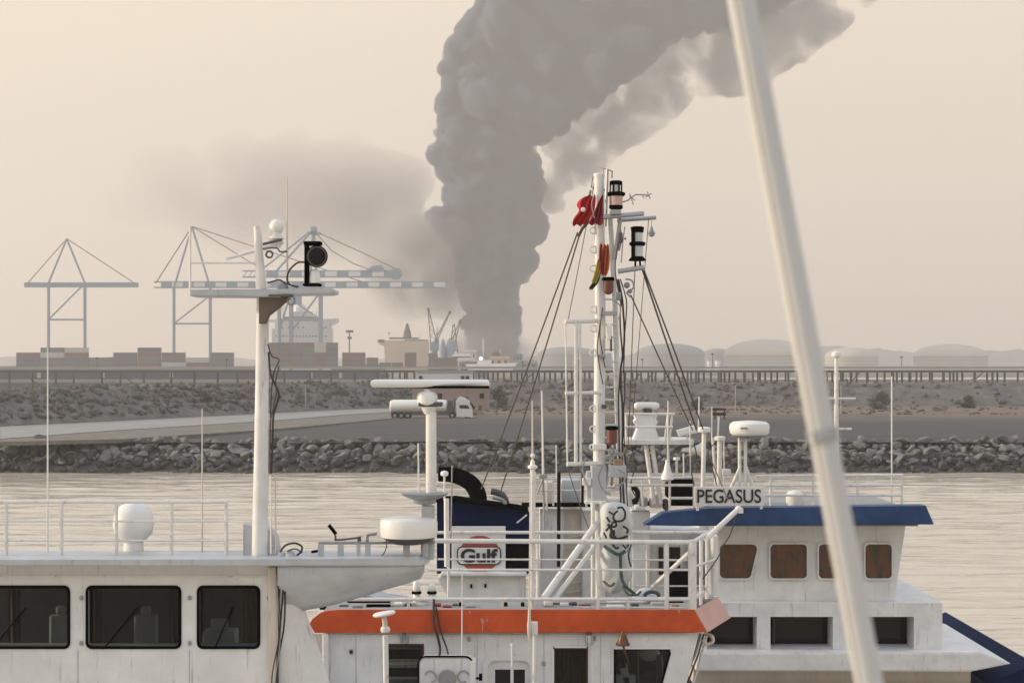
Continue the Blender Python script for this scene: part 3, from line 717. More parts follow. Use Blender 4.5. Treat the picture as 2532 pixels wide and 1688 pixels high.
# storage tanks on the right
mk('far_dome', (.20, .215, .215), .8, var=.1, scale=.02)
def tank(x0, x1, ytop, yrim, d, lab, mat='far_tank'):
    T = thing('storage_tank', lab, 'storage tank', P((x0+x1)/2, 960, d)); r = (x1-x0)/2; xc = (x0+x1)/2
    mb = MB(); mb.lathe(xc, [(960, r), (yrim, r)], d, 40); obj('shell', mb, mat, T)
    mb = MB(); mb.lathe(xc, [(yrim, r*1.02), (yrim-3, r*1.02)]+[(yrim-3-(yrim-3-ytop)*math.sin(a*math.pi/16), r*math.cos(a*math.pi/16)) for a in range(1, 9)], d, 40); obj('roof', mb, mat if mat == 'far_dome' else 'far_tank', T)
    mb = MB()
    for k in range(3): mb.lathe(xc, [(yrim+8+k*8, r*1.006), (yrim+9.2+k*8, r*1.006)], d, 40, False)
    obj('stiffening_ring', mb, 'far_grey_blue', T)
tank(1790, 2000, 838, 880, 1500, 'huge beige storage tank with a shallow domed roof at the right')
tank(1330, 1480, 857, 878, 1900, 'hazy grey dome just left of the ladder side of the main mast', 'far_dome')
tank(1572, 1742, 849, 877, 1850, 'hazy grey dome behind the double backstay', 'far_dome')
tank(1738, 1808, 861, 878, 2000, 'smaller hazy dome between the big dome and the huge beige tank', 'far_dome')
tank(2040, 2170, 858, 884, 1560, 'smaller beige domed tank right of the huge one')
tank(2260, 2440, 850, 882, 1500, 'broad beige domed tank at the far right')
tank(1748, 1762, 892, 893, 1300, 'tiny white tank left of the huge beige one', 'far_white')
tank(1768, 1782, 892, 893, 1310, 'second tiny white tank left of the huge beige one', 'far_white')

# ================================================================== YARD: lorry, shed, trees
d = 245
T = thing('tanker_truck', 'white tank lorry parked on the dark yard, cab facing right', 'truck', P(1075, 1035, d))
mb = MB(); prof = []
z0 = 1003; r = 16
rings = []
for x, rr in ((964, 11), (967, 15), (974, 16.5), (1050, 16.5), (1098, 16.5), (1104, 15), (1106, 11)):
    c = P(x, 1004, d+1.25); k = (d+1.25)/F; rings.append([c+Vector((0, math.cos(a*math.pi/9)*1.2*rr/16.5, math.sin(a*math.pi/9)*rr*k)) for a in range(18)])
mb.quad_grid(rings, True, True); obj('tank', mb, 'white_clean', T)
mb = MB(); mb.b(966, 1026, 1178, 1020, d+.2, 2.1); mb.b(1100, 1024, 1124, 1004, d+.4, 1.6); obj('chassis', mb, 'dark_grey', T, False)
mb = MB(); mb.poly([(1129, 1030), (1127, 990), (1134, 985), (1150, 985), (1160, 992), (1168, 1012), (1170, 1032)], d, 2.45, .06); obj('cab', mb, 'white_paint', T, False)
mb = MB(); mb.poly([(1136, 1009), (1136, 1001), (1156, 1001), (1162, 1010)], d-.03, .06); obj('window', mb, 'dark_glass', T, False)
mb = MB(); mb.poly([(1163, 993), (1176, 1008), (1171, 1012), (1161, 996)], d+.2, 2.0); obj('windscreen', mb, 'dark_glass', T, False)
mb = MB(); mb.poly([(1130, 986), (1136, 980), (1150, 984), (1150, 986)], d+.2, 2.0); obj('wind_deflector', mb, 'white_paint', T, False)
mb = MB(); mb.b(1106, 1022, 1120, 990, d+.3, .2); mb.b(1122, 1004, 1126, 984, d+.6, .3); obj('ladder', mb, 'dark_grey', T, False)
for i, x in enumerate((976, 992, 1008, 1118, 1156)):
    mb = MB(); c = P(x, 1027, d)
    for s_ in (.05, 2.1):
        g = [[Vector((c.x+q*math.cos(a*math.pi/10), d+s_+o_, c.z+q*math.sin(a*math.pi/10))) for a in range(20)] for o_, q in ((0, .3), (-.02, .47), (.28, .47), (.3, .3))]
        mb.quad_grid(g, True, True)
    w_ = obj('wheel', mb, 'black_metal', T); mb = MB(); g = [[Vector((c.x+.24*math.cos(a*math.pi/8), d+o_, c.z+.24*math.sin(a*math.pi/8))) for a in range(16)] for o_ in (.01, .06)]; mb.quad_grid(g, True, True); obj('rim', mb, 'galv', w_)
d = 262; T = thing('excavator', 'small orange brown digger standing in front of the lorry cab', 'digger', P(1188, 1030, d))
mb = MB(); mb.poly([(1172, 1024), (1174, 1010), (1192, 1008), (1194, 1024)], d, 2.2, .05); obj('body', mb, 'wood', T, False)
mb = MB(); mb.b(1183, 1014, 1191, 1001, d-.05, 1.4); obj('cab', mb, 'dark_grey', T, False)
mb = MB(); mb.b(1169, 1030, 1196, 1023, d, 2.4, .1); obj('track', mb, 'black_metal', T, False)
mb = MB(); mb.t([(1175, 1012, d+1), (1168, 1002, d+1), (1164, 1016, d+1)], 3, 6); obj('boom', mb, 'wood', T)
d = 292
mk('pink_wall', (.36, .27, .25), .9, var=.15, scale=.4)
T = thing('warehouse', 'low pinkish grey yard building behind the tank lorry', 'building', P(1100, 1012, d))
mb = MB(); mb.b(1020, 1016, 1208, 954, d, 10); obj('wall', mb, 'pink_wall', T, False); mb = MB(); mb.b(1016, 954, 1212, 949, d-.4, 11); obj('roof', mb, 'jetty_light', T, False)
for x in (1040, 1082, 1186):
    mb = MB(); mb.b(x, 985, x+11, 972, d-.1, .2); obj('window', mb, 'dark_glass', T, False)
mb = MB(); mb.b(1140, 1014, 1158, 980, d-.1, .2); obj('door', mb, 'dark_grey', T, False)
T = thing('white_cabin', 'long white site cabin seen behind the radar bar', 'cabin', P(1110, 960, 318)); mb = MB(); mb.b(1030, 960, 1168, 921, 318, 4); obj('wall', mb, 'far_white', T, False)
mb = MB(); mb.b(1026, 921, 1172, 917, 317.8, 4.5); obj('roof', mb, 'jetty_light', T, False)
for x in (1036, 1140, 1152): mb = MB(); mb.b(x, 938, x+8, 929, 317.8, .3); obj('window', mb, 'dark_glass', T, False)

mk('bark', (.10, .075, .055), .9); mk('leaf', (.055, .07, .04), .8, var=.45, scale=2.5)
def bush(x, ybase, w, h, d, lab, grp=None):
    T = thing('tree', lab, 'tree', P(x, ybase, d)); mb = MB(); base = P(x, ybase, d); k = d/F
    mb.tube([base, base+Vector((0, 0, h*k*.35)), base+Vector((.1, 0, h*k*.8))], .14, 6, .04)
    for i in range(7):
        a = rnd.uniform(0, 6.3); z_ = rnd.uniform(.2, .6)*h*k; mb.tube([base+Vector((0, 0, z_)), base+Vector((math.cos(a)*w*k*.35, math.sin(a)*w*k*.35, z_+.3*h*k))], .05, 5, .02)
    obj('trunk', mb, 'bark', T)
    mb = MB(); bm = mb.bm; r_ = random.Random(int(x))
    cl = []
    for i in range(26):
        a = r_.uniform(0, 6.3); u = r_.uniform(.12, .95); q = math.sin(math.pi*min(1, u*.85+.15))**.7*r_.uniform(.3, 1)
        cl.append(base+Vector((math.cos(a)*w*k*.5*q, math.sin(a)*w*k*.5*q, u*h*k)))
    for i in range(1900):
        c = r_.choice(cl)+Vector((r_.gauss(0, 1), r_.gauss(0, 1), r_.gauss(0, 1)))*w*k*.085
        n1 = Vector((r_.gauss(0, 1), r_.gauss(0, 1), r_.gauss(0, 1))).normalized(); n2_ = n1.orthogonal().normalized(); s_ = r_.uniform(.07, .2)
        vs = [bm.verts.new(c+n1*s_), bm.verts.new(c+n2_*s_*.5), bm.verts.new(c-n1*s_), bm.verts.new(c-n2_*s_*.5)]; bm.faces.new(vs)
    obj('crown', mb, 'leaf', T, False)
bush(1232, 1012, 50, 56, 286, 'dark bushy tree standing right of the pinkish building')
bush(1722, 1022, 34, 30, 290, 'low dark shrub on the dirt behind the PEGASUS masts')
bush(505, 1020, 54, 46, 262, 'rounded shrub on the embankment side at the left')
bush(2180, 1018, 56, 44, 295, 'broad shrub on the dirt at the far right')
bush(2395, 1016, 40, 36, 300, 'small shrub beside the broad one at the far right')
# dark hopper on legs behind the PEGASUS masts
d = 240; T = thing('hopper', 'dark flat topped loading frame on the yard between the thin masts', 'loading frame', P(1782, 1050, d))
mb = MB(); mb.b(1765, 1027, 1795, 1021, d, 3); mb.b(1762, 1014, 1796, 1010, d, 3); obj('frame', mb, 'black_metal', T, False)
for x in (1767, 1790): mb = MB(); mb.b(x, 1060, x+2.5, 1010, d+.3, .3); obj('leg', mb, 'black_metal', T, False)
for i, x in enumerate((756, 1338, 1819, 2080)):
    mb = MB(); yb = 1024; mb.t([(x, yb, 275), (x, yb-72, 275)], 3, 6); mb.t([(x, yb-72, 275), (x+10, yb-74, 275)], 2, 6)
    single('street_lamp', mb, 'galv', ['thin grey lamp post on the road at the left', 'pale lamp post between the two thin aerials', 'thin lamp post on the dirt above the big radar dome', 'thin lamp post on the dirt at the far right'][i], 'lamp post')
# ================================================================== PEGASUS TUG (about 34 m away)
d = 34.0
T = PG = thing('tugboat', 'white tug PEGASUS with blue visor and navy funnel lying behind the nearer boats', 'tugboat', P(1600, 2200, 38))
mb = MB(); zt = P(0, 1655, d).z
mb.poly([(1725, 1612), (2420, 1612), (2500, 1640), (2400, 1660), (1722, 1658)], 33.2, 5, .03); obj('bulwark', mb, 'white_paint', T, False)
mb = MB(); mb.poly([(850, 1700), (2440, 1690), (2560, 1640), (2330, 2150), (900, 2150)], 33.8, 7); obj('hull', mb, 'navy', T, False)
mb = MB(); mb.b(1715, 1700, 2400, 1655, 33.9, 6); obj('deckhouse', mb, 'cream_panel', T, False)
# lower house with broad dark opening
mb = MB(); mb.b(1735, 1524, 2330, 1490, 33.6, 5); mb.b(1735, 1615, 1748, 1524, 33.6, 5); mb.b(1872, 1615, 1905, 1524, 33.6, 5); mb.b(2060, 1615, 2100, 1524, 33.6, 5); mb.b(2260, 1615, 2330, 1524, 33.6, 5)
obj('lower_house', mb, 'white_paint', T, False)
for a_, b_ in ((1748, 1872), (1905, 2060), (2100, 2260)):
    mb = MB(); mb.b(a_, 1615, b_, 1524, 34.2, .1); w_ = obj('window', mb, 'dark_glass', T, False)
    mb = MB(); mb.b(a_+8, 1600, a_+10, 1530, 34.0, .1); obj('mullion', mb, 'dark_grey', w_, False)
# wheelhouse
mb = MB()
mb.poly([(1772, 1492), (1772, 1298), (2240, 1294), (2210, 1492)], 33.9, 4.5); obj('wheelhouse', mb, 'white_paint', T, False)
mb = MB(); mb.b(1772, 1497, 2230, 1489, 33.7, .3); obj('seam_rail', mb, 'white_paint', T, False)
def win(pts, dd, mat, T, fr='white_paint'):
    mb = MB(); mb.poly(pts, dd, .05, 0); w_ = obj('window', mb, mat, T, False)
    cx_ = sum(p[0] for p in pts)/len(pts); cy_ = sum(p[1] for p in pts)/len(pts)
    mb = MB(); n_ = len(pts); rings = []
    for i in range(n_+1):
        x, y = pts[i % n_]; ux, uy = x-cx_, y-cy_; q = math.hypot(ux, uy); o_ = 5/q
        rings.append([P(x, y, dd-.03), P(x+ux*o_, y+uy*o_, dd-.03), P(x+ux*o_, y+uy*o_, dd+.03), P(x, y, dd+.03)])
    mb.quad_grid(rings, True); obj('frame', mb, fr, w_, False); return w_
def rnd_rect(x0, y0, x1, y1, r, sk=0):
    out = []
    for cx_, cy_, a0 in ((x1-r, y0+r, -90), (x1-r-sk, y1-r, 0), (x0+r, y1-r, 90), (x0+r, y0+r, 180)):
        for k in range(5): a = R(a0+k*22.5); out.append((cx_+r*math.cos(a), cy_+r*math.sin(a)))
    return out
win(rnd_rect(1780, 1345, 1872, 1429, 12, 14), 33.86, 'painted_reflection_glass', T)
win(rnd_rect(1905, 1345, 1995, 1429, 10), 33.86, 'painted_reflection_glass', T)
win(rnd_rect(2025, 1345, 2112, 1429, 10), 33.86, 'painted_reflection_glass', T)
win(rnd_rect(2140, 1345, 2205, 1429, 10), 33.86, 'painted_reflection_glass', T)
# blue visor, front edge dropping forward
mb = MB(); mb.poly([(1592, 1298), (1640, 1268), (1760, 1256), (2290, 1250), (2310, 1296), (1700, 1300)], 33.0, .45, .02); obj('visor', mb, 'visor_blue', T, False)
mb = MB(); mb.b(1772, 1300, 2270, 1266, 33.4, 5); obj('roof', mb, 'deck', T, False)
# deckhouse behind: white and cream panels, door
mb = MB(); mb.b(1335, 1510, 1395, 1258, 36.2, .9); mb.b(1440, 1510, 1500, 1262, 36.2, .9); obj('casing', mb, 'white_paint', T, False)
mb = MB(); mb.b(1395, 1510, 1440, 1258, 36.3, .8); obj('casing', mb, 'cream_panel', T, False)
mb = MB(); mb.b(1560, 1530, 1608, 1262, 35.4, 1.2, .05); mb.b(1608, 1530, 1690, 1310, 35.8, 4); obj('casing', mb, 'white_paint', T, False)
mb = MB(); mb.b(1500, 1530, 1560, 1258, 36.3, .9); obj('casing', mb, 'white_paint', T, False)
for (a_, b_, c_, e_) in ((1629, 1352, 1640, 1420), (1655, 1352, 1682, 1404)):
    mb = MB(); mb.b(a_, e_, c_, b_, 35.75, .08); obj('window', mb, 'dark_glass', T, False)
mb = MB(); mb.b(1656, 1474, 1702, 1410, 35.7, .15); dr = obj('doorway', mb, 'dark_hole', T, False)
mb = MB(); mb.b(1690, 1500, 1775, 1310, 36.5, 3); obj('casing', mb, 'white_paint', T, False)
for x in (1395, 1440, 1500, 1560):
    mb = MB(); mb.b(x-1.5, 1505, x+1.5, 1262, 36.1, .05); obj('seam', mb, 'grey_paint', T, False)
for y in (1326, 1352, 1440, 1462): mb = MB(); mb.t([(1396, y+4, 36.2), (1438, y-3, 36.2)], 3.4, 6); obj('pipe', mb, 'cream_panel', T)
mb = MB(); mb.b(1290, 1253, 1478, 1244, 36.0, .25); obj('deck_edge', mb, 'black_metal', T, False)
mb = MB(); mb.b(1500, 1250, 1720, 1241, 35.3, .3); obj('deck_edge', mb, 'black_metal', T, False)
# funnel casing
mb = MB(); mb.poly([(1080, 1240), (1124, 1238), (1302, 1262), (1311, 1272), (1311, 1418), (1080, 1418)], 34.6, .5, .02); fn = obj('funnel', mb, 'navy', T, False)
mb = MB(); mb.poly([(1078, 1242), (1078, 1234), (1124, 1231), (1306, 1257), (1306, 1264), (1124, 1240)], 34.45, .7); obj('funnel_cap', mb, 'black_metal', fn, False)
mb = MB(); mb.b(1252, 1392, 1306, 1345, 34.55, .1); mb.b(1252, 1408, 1306, 1397, 34.55, .1); obj('louvre', mb, 'dark_hole', fn, False)
mb = MB(); mb.t([(1278, 1292, 34.4), (1303, 1272, 34.4)], 4, 6); obj('stay', mb, 'white_tube', fn)
# exhausts
mb = MB(); mb.t([(1182, 1250, 35.5), (1181, 1222, 35.5), (1166, 1196, 35.5), (1140, 1180, 35.5), (1112, 1173, 35.5), (1084, 1172, 35.5)], 44, 20, 36, smooth=6)
ex = obj('exhaust_pipe', mb, 'black_metal', T)
mb = MB(); p_ = P(1181, 1246, 35.5); mb.tube([p_, p_-Vector((0, 0, .06))], .18, 20); obj('flange', mb, 'black_metal', ex)
mb = MB(); mb.t([(1250, 1262, 35.2), (1250, 1240, 35.2), (1242, 1224, 35.2), (1228, 1217, 35.2), (1214, 1214, 35.2)], 19, 16, 16, smooth=5); ex = obj('exhaust_pipe', mb, 'dark_grey', T)
mb = MB(); mb.t([(1250, 1262, 34.8), (1248, 1243, 34.8), (1238, 1234, 34.8), (1218, 1229, 34.8)], 10, 12, 9, smooth=5); obj('exhaust_pipe', mb, 'galv', T)
# white casing under the funnel
mb = MB(); mb.poly([(1082, 1430), (1092, 1418), (1300, 1416), (1302, 1500), (1120, 1500)], 34.2, 3, .03); cs = obj('casing', mb, 'white_paint', T, False)
mb = MB(); mb.b(1090, 1424, 1302, 1415, 34.0, .5, .02); obj('coaming', mb, 'white_paint', cs, False)
for x, y in ((1165, 1448), (1200, 1447)): mb = MB(); mb.b(x-2.5, y+5, x+2.5, y-4, 34.15, .05); obj('vent_hole', mb, 'dark_hole', cs, False)
# emblem board on the funnel
EB = thing('emblem_board', 'white board on the navy funnel with red disc emblem reading Gulf', 'sign', P(1184, 1418, 34.2))
mb = MB(); mb.b(1117, 1417, 1250, 1301, 34.22, .08, .008); obj('board', mb, 'sign_white', EB, False)
mb = MB(); mb.b(1117, 1318, 1250, 1314.5, 34.19, .03); obj('batten', mb, 'white_clean', EB, False)
def seg(x0, x1, y0, y1, cx_, cy_, rx, ry, dd, nm, mat, par):
    "part of a disc between two rows"
    pts = []
    for k in range(13):
        y = y0+(y1-y0)*k/12; q = max(0, 1-((y-cy_)/ry)**2)**.5; pts.append((cx_+rx*q, y))
    for k in range(12, -1, -1):
        y = y0+(y1-y0)*k/12; q = max(0, 1-((y-cy_)/ry)**2)**.5; pts.append((cx_-rx*q, y))
    mb = MB(); mb.poly(pts, dd, .012); return obj(nm, mb, mat, par, False)
seg(0, 0, 1324, 1351, 1186, 1369, 50, 45.5, 34.2, 'disc', 'red_print', EB); seg(0, 0, 1393, 1412, 1186, 1369, 50, 45, 34.2, 'disc', 'red_print', EB)
mb = MB(); mb.poly(rnd_rect(1130, 1350, 1239, 1396, 12), 34.185, .014); obj('band_outline', mb, 'ink', EB, False)
mb = MB(); mb.poly(rnd_rect(1133, 1353, 1236, 1393, 10), 34.165, .016); obj('band', mb, 'sign_white', EB, False)
text('lettering', 'Gulf', 1139, 1388, 34.15, 31, 'ink', EB, 92, bold=.012)
# name board
NB = thing('name_board', 'white name board reading PEGASUS on the wheelhouse roof', 'sign', P(1810, 1260, 33.0))
mb = MB(); mb.b(1718, 1250, 1890, 1203, 32.6, .05, .006); mb.b(1722, 1262, 1728, 1250, 32.62, .04); mb.b(1880, 1258, 1886, 1250, 32.62, .04); obj('board', mb, 'sign_white', NB, False)
text('lettering', 'PEGASUS', 1724, 1242, 32.58, 33, 'ink', NB, 158, bold=.004)
mk('visor_trim', (.30, .29, .28), .6)
# roof clutter under the board
for i, (x, w, h) in enumerate(((1740, 9, 8), (1775, 14, 6), (1802, 12, 9))):
    mb = MB(); mb.b(x, 1258, x+w, 1258-h, 33.4, .3, .01); single('roof_fitting', mb, 'galv', ['small grey fitting under the letter P of the name board', 'grey bracket under the letter G of the name board', 'grey box under the letter A of the name board'][i], 'fitting')

# rails on the tug (each run: posts and rails)
def railing(name, lab, d, posts, rails, w=6, pw=8, mat='white_tube', grp=None, cap=None):
    T = thing(name, lab, 'railing', P((posts[0][0]+posts[-1][0])/2 if posts else rails[0][0][0], max(p[2] for p in posts) if posts else rails[0][0][1], d), grp)
    for p in posts:
        mb = MB(); mb.t([(p[0], p[1], d), (p[3] if len(p) > 3 else p[0], p[2], d)], pw); obj('post', mb, mat, T)
    for r_ in rails:
        mb = MB(); q = r_[:-1] if isinstance(r_[-1], (int, float)) else r_; ww = r_[-1] if isinstance(r_[-1], (int, float)) else w
        mb.t([(a_[0], a_[1], a_[2] if len(a_) > 2 else d) for a_ in q], ww, 8); obj('rail', mb, mat, T)
    return T
railing('railing', 'white rail with dark gaps left of the PEGASUS board', 34.0, [(1545, 1180, 1256), (1656, 1175, 1256), (1716, 1180, 1256)], [((1545, 1182), (1716, 1180)), ((1545, 1199), (1718, 1199)), ((1655, 1231), (1718, 1231))], 7, 6)
mb = MB(); mb.b(1660, 1240, 1714, 1203, 34.6, 1.5, .03); single('dark_interior_block', mb, 'black_metal', 'black block painting the dark interior between the rails left of the name board', 'box')  # darkness of the interior behind the rails, painted as a solid black block
mb = MB(); mb.b(1655, 1196, 1714, 1184, 34.8, 1, .02); single('stowage_box', mb, 'black_metal', 'narrow black locker above the dark interior block beside the name board', 'locker')
railing('railing', 'white rail on the tug roof right of the big radar post', 34.4, [(1905, 1172, 1250), (2010, 1172, 1250), (2120, 1172, 1250), (2230, 1172, 1250)], [((1870, 1176), (2232, 1174)), ((1890, 1200), (2232, 1199)), ((1890, 1224), (2232, 1224))], 6, 6)
railing('railing', 'thin rail frames behind the main mast beside the black poles', 35.6, [(1368, 1180, 1250), (1450, 1176, 1252), (1352, 1186, 1262)], [((1315, 1176), (1470, 1180)), ((1330, 1212), (1480, 1212))], 4, 5, 'white_tube')
for x, lab in ((1382, 'black pole standing right of the thick white aerial post'), (1441, 'thin black pole just left of the main mast foot')):
    mb = MB(); mb.t([(x, 1170, 35.2), (x-1, 1400 if x < 1400 else 1252, 35.2)], 9 if x < 1400 else 7, 10); mb.ball(x, 1170, 35.2, 4.5, 2); single('black_pole', mb, 'black_gloss', lab, 'pole')
mb = MB(); mb.b(1388, 1244, 1436, 1186, 36.4, .8, .03); single('vent_locker', mb, 'grey_paint', 'pale grey locker between the two black poles', 'locker')
mb = MB(); mb.b(1344, 1245, 1368, 1192, 36.0, .6, .02); single('vent_box', mb, 'cream_panel', 'cream vent box behind the thick aerial post', 'box')
# radar platform
T = thing('radar_platform', 'white railed platform on sloping legs carrying a small open radar', 'platform', P(1618, 1250, 34.5))
mb = MB(); mb.b(1545, 1099, 1716, 1087, 34.5, 1.3, .01); obj('deck', mb, 'white_paint', T, False)
for a_, b_ in (((1597, 1100), (1617, 1245)), ((1612, 1100), (1634, 1245)), ((1652, 1100), (1654, 1180))): mb = MB(); mb.t([(*a_, 34.7), (*b_, 34.7)], 11 if a_[0] < 1650 else 6); obj('leg', mb, 'white_tube', T)
for y in (1023, 1055): mb = MB(); mb.t([(1545, y, 34.4), (1668 if y < 1050 else 1664, y, 34.4)], 6); obj('rail', mb, 'white_tube', T)
for x, x2 in ((1652, 1644), (1662, 1655), (1548, 1548)): mb = MB(); mb.t([(x, 1023, 34.45), (x2, 1090, 34.45)], 6); obj('post', mb, 'white_tube', T)
mb = MB(); mb.poly([(1568, 1024), (1626, 1024), (1623, 1036), (1628, 1043), (1620, 1056), (1632, 1088), (1566, 1088), (1578, 1056), (1567, 1042), (1573, 1036)], 34.8, .5, .02); obj('pedestal', mb, 'white_paint', T, False)
T = thing('radar', 'small white radar scanner turning on top of the railed platform', 'radar', P(1598, 1024, 34.8))
mb = MB(); mb.tube([P(1576, 1003, 34.8), P(1622, 1003, 34.9)], .075, 12); mb.ball(1576, 1003, 34.8, 9, 2); mb.ball(1622, 1003, 34.9, 9, 2); obj('scanner', mb, 'white_clean', T)
mb = MB(); mb.lathe(1594, [(1024, 6), (1010, 5)], 34.8, 12); mb.b(1598, 1021, 1612, 1011, 34.7, .15); obj('gearbox', mb, 'dark_grey', T)
# loudhailer and horn
T = thing('floodlight', 'white box floodlight tilted upwards at the end of the platform', 'floodlight', P(1700, 1087, 34.4))
mb = MB(); mb.poly([(1675, 1064), (1718, 1052), (1724, 1070), (1680, 1079)], 34.3, .25, .02); obj('housing', mb, 'white_clean', T, False)
mb = MB(); mb.t([(1699, 1072, 34.4), (1700, 1088, 34.4)], 5); obj('stand', mb, 'white_tube', T)
mb = MB(); r0 = [[P(x, 1112, 34.6)+Vector((0, rr*math.cos(a*math.pi/9)*34.6/F, rr*math.sin(a*math.pi/9)*34.6/F)) for a in range(18)] for x, rr in ((1686, 5), (1700, 6), (1716, 9), (1730, 15), (1735, 20))]
mb.quad_grid(r0, True, True); single('horn', mb, 'white_clean', 'white trumpet horn below the box floodlight', 'horn')
# posts and aerials by the name board
def pole(name, x0, y0, x1, y1, d, w, mat, lab, cat='pole', top=None, w1=None):
    T = thing(name, lab, cat, P(x1, y1, d)); mb = MB(); mb.t([(x1, y1, d), (x0, y0, d)], w, 10, w1); obj('shaft', mb, mat, T)
    if top: mb = MB(); mb.lathe(x0, top, d, 14); obj('head', mb, 'white_clean', T)
    return T
pole('aerial_post', 1741, 1066, 1738, 1204, 33.6, 11, 'white_tube', 'white post with a flat box head left of the big radar', 'post', [(1068, 15), (1066, 16), (1058, 16), (1055, 12)])
pole('aerial_post', 1762, 1082, 1770, 1200, 34.2, 7, 'white_tube', 'thin bent white pipe right of the flat headed post', 'post')
pole('aerial_post', 1780, 1082, 1778, 1198, 33.8, 13, 'white_tube', 'thick short white post left of the big radar', 'post', [(1088, 13), (1080, 14), (1078, 9)])
pole('aerial', 1729, 980, 1727, 1060, 34.0, 3.2, 'white_tube', 'thin whip aerial behind the backstays', 'aerial')
pole('aerial', 1760, 1005, 1760, 1082, 34.0, 3.2, 'white_tube', 'thin whip aerial right of the flat headed post', 'aerial')
pole('aerial', 1777, 1030, 1775, 1080, 34.0, 5, 'white_tube', 'short stub aerial above the thick short post', 'aerial')
pole('aerial', 1652, 990, 1651, 1140, 34.0, 3.4, 'white_tube', 'whip aerial rising from the white cone', 'aerial')
pole('aerial', 1673, 1133, 1673, 1182, 34.0, 6, 'white_tube', 'small T headed aerial right of the white cone', 'aerial', [(1137, 8), (1135, 9), (1130, 8)])
mb = MB(); mb.lathe(1650, [(1190, 5), (1184, 17), (1178, 16), (1162, 9), (1150, 7), (1146, 5), (1138, 5), (1136, 3)], 34.0, 16); single('aerial_cone', mb, 'white_clean', 'white cone shaped aerial base behind the front rail post', 'aerial base')
mb = MB(); mb.t([(1795, 1100, 33.9), (1818, 1165, 33.9)], 3.5); mb.t([(1760, 1140, 33.7), (1800, 1235, 32.2)], 3, 6); single('stay_wire', mb, 'rope', 'thin slack ropes running down past the name board', 'rope')
mb = MB(); mb.b(1786, 1175, 1808, 1160, 33.7, .25, .02); single('junction_box', mb, 'sign_white', 'small white box beside the big radar legs', 'box')
T = thing('radar_dome', 'large white radar dome on splayed posts above the PEGASUS board', 'radar', P(1850, 1204, 33.4))
mb = MB(); mb.lathe(1853, [(1079, 20), (1076, 42), (1070, 48), (1056, 50), (1047, 48), (1042, 40), (1040, 20), (1039, 3)], 33.4, 36); obj('dome', mb, 'white_clean', T)
mb = MB(); mb.lathe(1853, [(1084, 20), (1079, 40), (1076, 44)], 33.4, 36); obj('base', mb, 'galv', T)
mb = MB(); mb.b(1831, 1061, 1848, 1056, 33.0, .03); obj('maker_plate', mb, 'galv', T, False)
for x0, x1 in ((1829, 1829), (1843, 1843)): mb = MB(); mb.t([(x0, 1082, 33.4), (x1, 1204, 33.4)], 9); obj('leg', mb, 'white_tube', T)
for x0, x1 in ((1832, 1808), (1843, 1862)): mb = MB(); mb.t([(x0, 1150, 33.4), (x1, 1204, 33.4)], 8); obj('brace', mb, 'white_tube', T)
# small things on the roof behind the main mast
mb = MB(); mb.lathe(1550, [(1252, 14), (1246, 17), (1222, 16), (1212, 9), (1208, 2)], 34.6, 18); single('vent_mushroom', mb, 'white_clean', 'white mushroom vent right of the main mast foot', 'vent')
mb = MB()
q = [P(1563+14*math.cos(R(a)), 1222+18*math.sin(R(a)), 34.4) for a in range(-90, 91, 15)]; mb.tube(q, .055, 10); single('black_hose', mb, 'black_gloss', 'curved black hose arching beside the mushroom vent', 'hose')
for i, (x, w, y, h, m_, lab) in enumerate(((1580, 22, 1252, 22, 'galv', 'grey winch body behind the radar legs'), (1608, 30, 1256, 34, 'cream_panel', 'cream locker between the radar legs'), (1570, 26, 1262, 12, 'white_paint', 'low white coaming beside the bundled banner'), (1642, 12, 1262, 26, 'dark_grey', 'dark grey bollard at the rail corner'))):
    mb = MB(); mb.b(x, y, x+w, y-h, 34.8, .4, .03); single('deck_box', mb, m_, lab, 'deck box')
T = thing('railing', 'bright rail running low across the deckhouse behind the banner', 'railing', P(1600, 1500, 35))
for y in (1312, 1448): mb = MB(); mb.t([(1560, y, 35.2), (1780, y, 35.2)], 6 if y < 1400 else 4); obj('rail', mb, 'white_tube', T)
for x in (1600, 1765): mb = MB(); mb.t([(x, 1312, 35.2), (x, 1500, 35.2)], 6); obj('post', mb, 'white_tube', T)
for x, y0, y1, w, lab in ((1538, 1105, 1245, 3, 'thin rod between the banner and the radar legs'), (1690, 1120, 1182, 4, 'short rod beside the horn below the floodlight'), (1706, 1040, 1180, 3, 'thin pale rod left of the flat headed post'), (1790, 1090, 1200, 3, 'thin rod just left of the big radar legs'), (1588, 1180, 1250, 5, 'stubby rod between the radar legs'), (1375, 1100, 1180, 3, 'thin rod above the pale locker by the black poles')):
    pole('rod', x, y0, x+1, y1, 34.1, w, 'white_tube', lab, 'rod')
for pts, w, lab in (([(1716, 1096, 33.9), (1722, 1130, 33.9), (1710, 1160, 33.9), (1716, 1200, 33.9)], 3, 'loose black cord hanging left of the name board post'), ([(1770, 1092, 33.7), (1750, 1120, 33.7), (1762, 1160, 33.7), (1772, 1198, 33.7)], 3, 'loose black cord looping between the short posts'), ([(1560, 1100, 34.4), (1570, 1150, 34.4), (1560, 1200, 34.4), (1580, 1240, 34.4)], 3, 'black cord hanging under the radar platform')):
    mb = MB(); mb.t(pts, w, 6, smooth=5); single('cord', mb, 'wire', lab, 'cord')
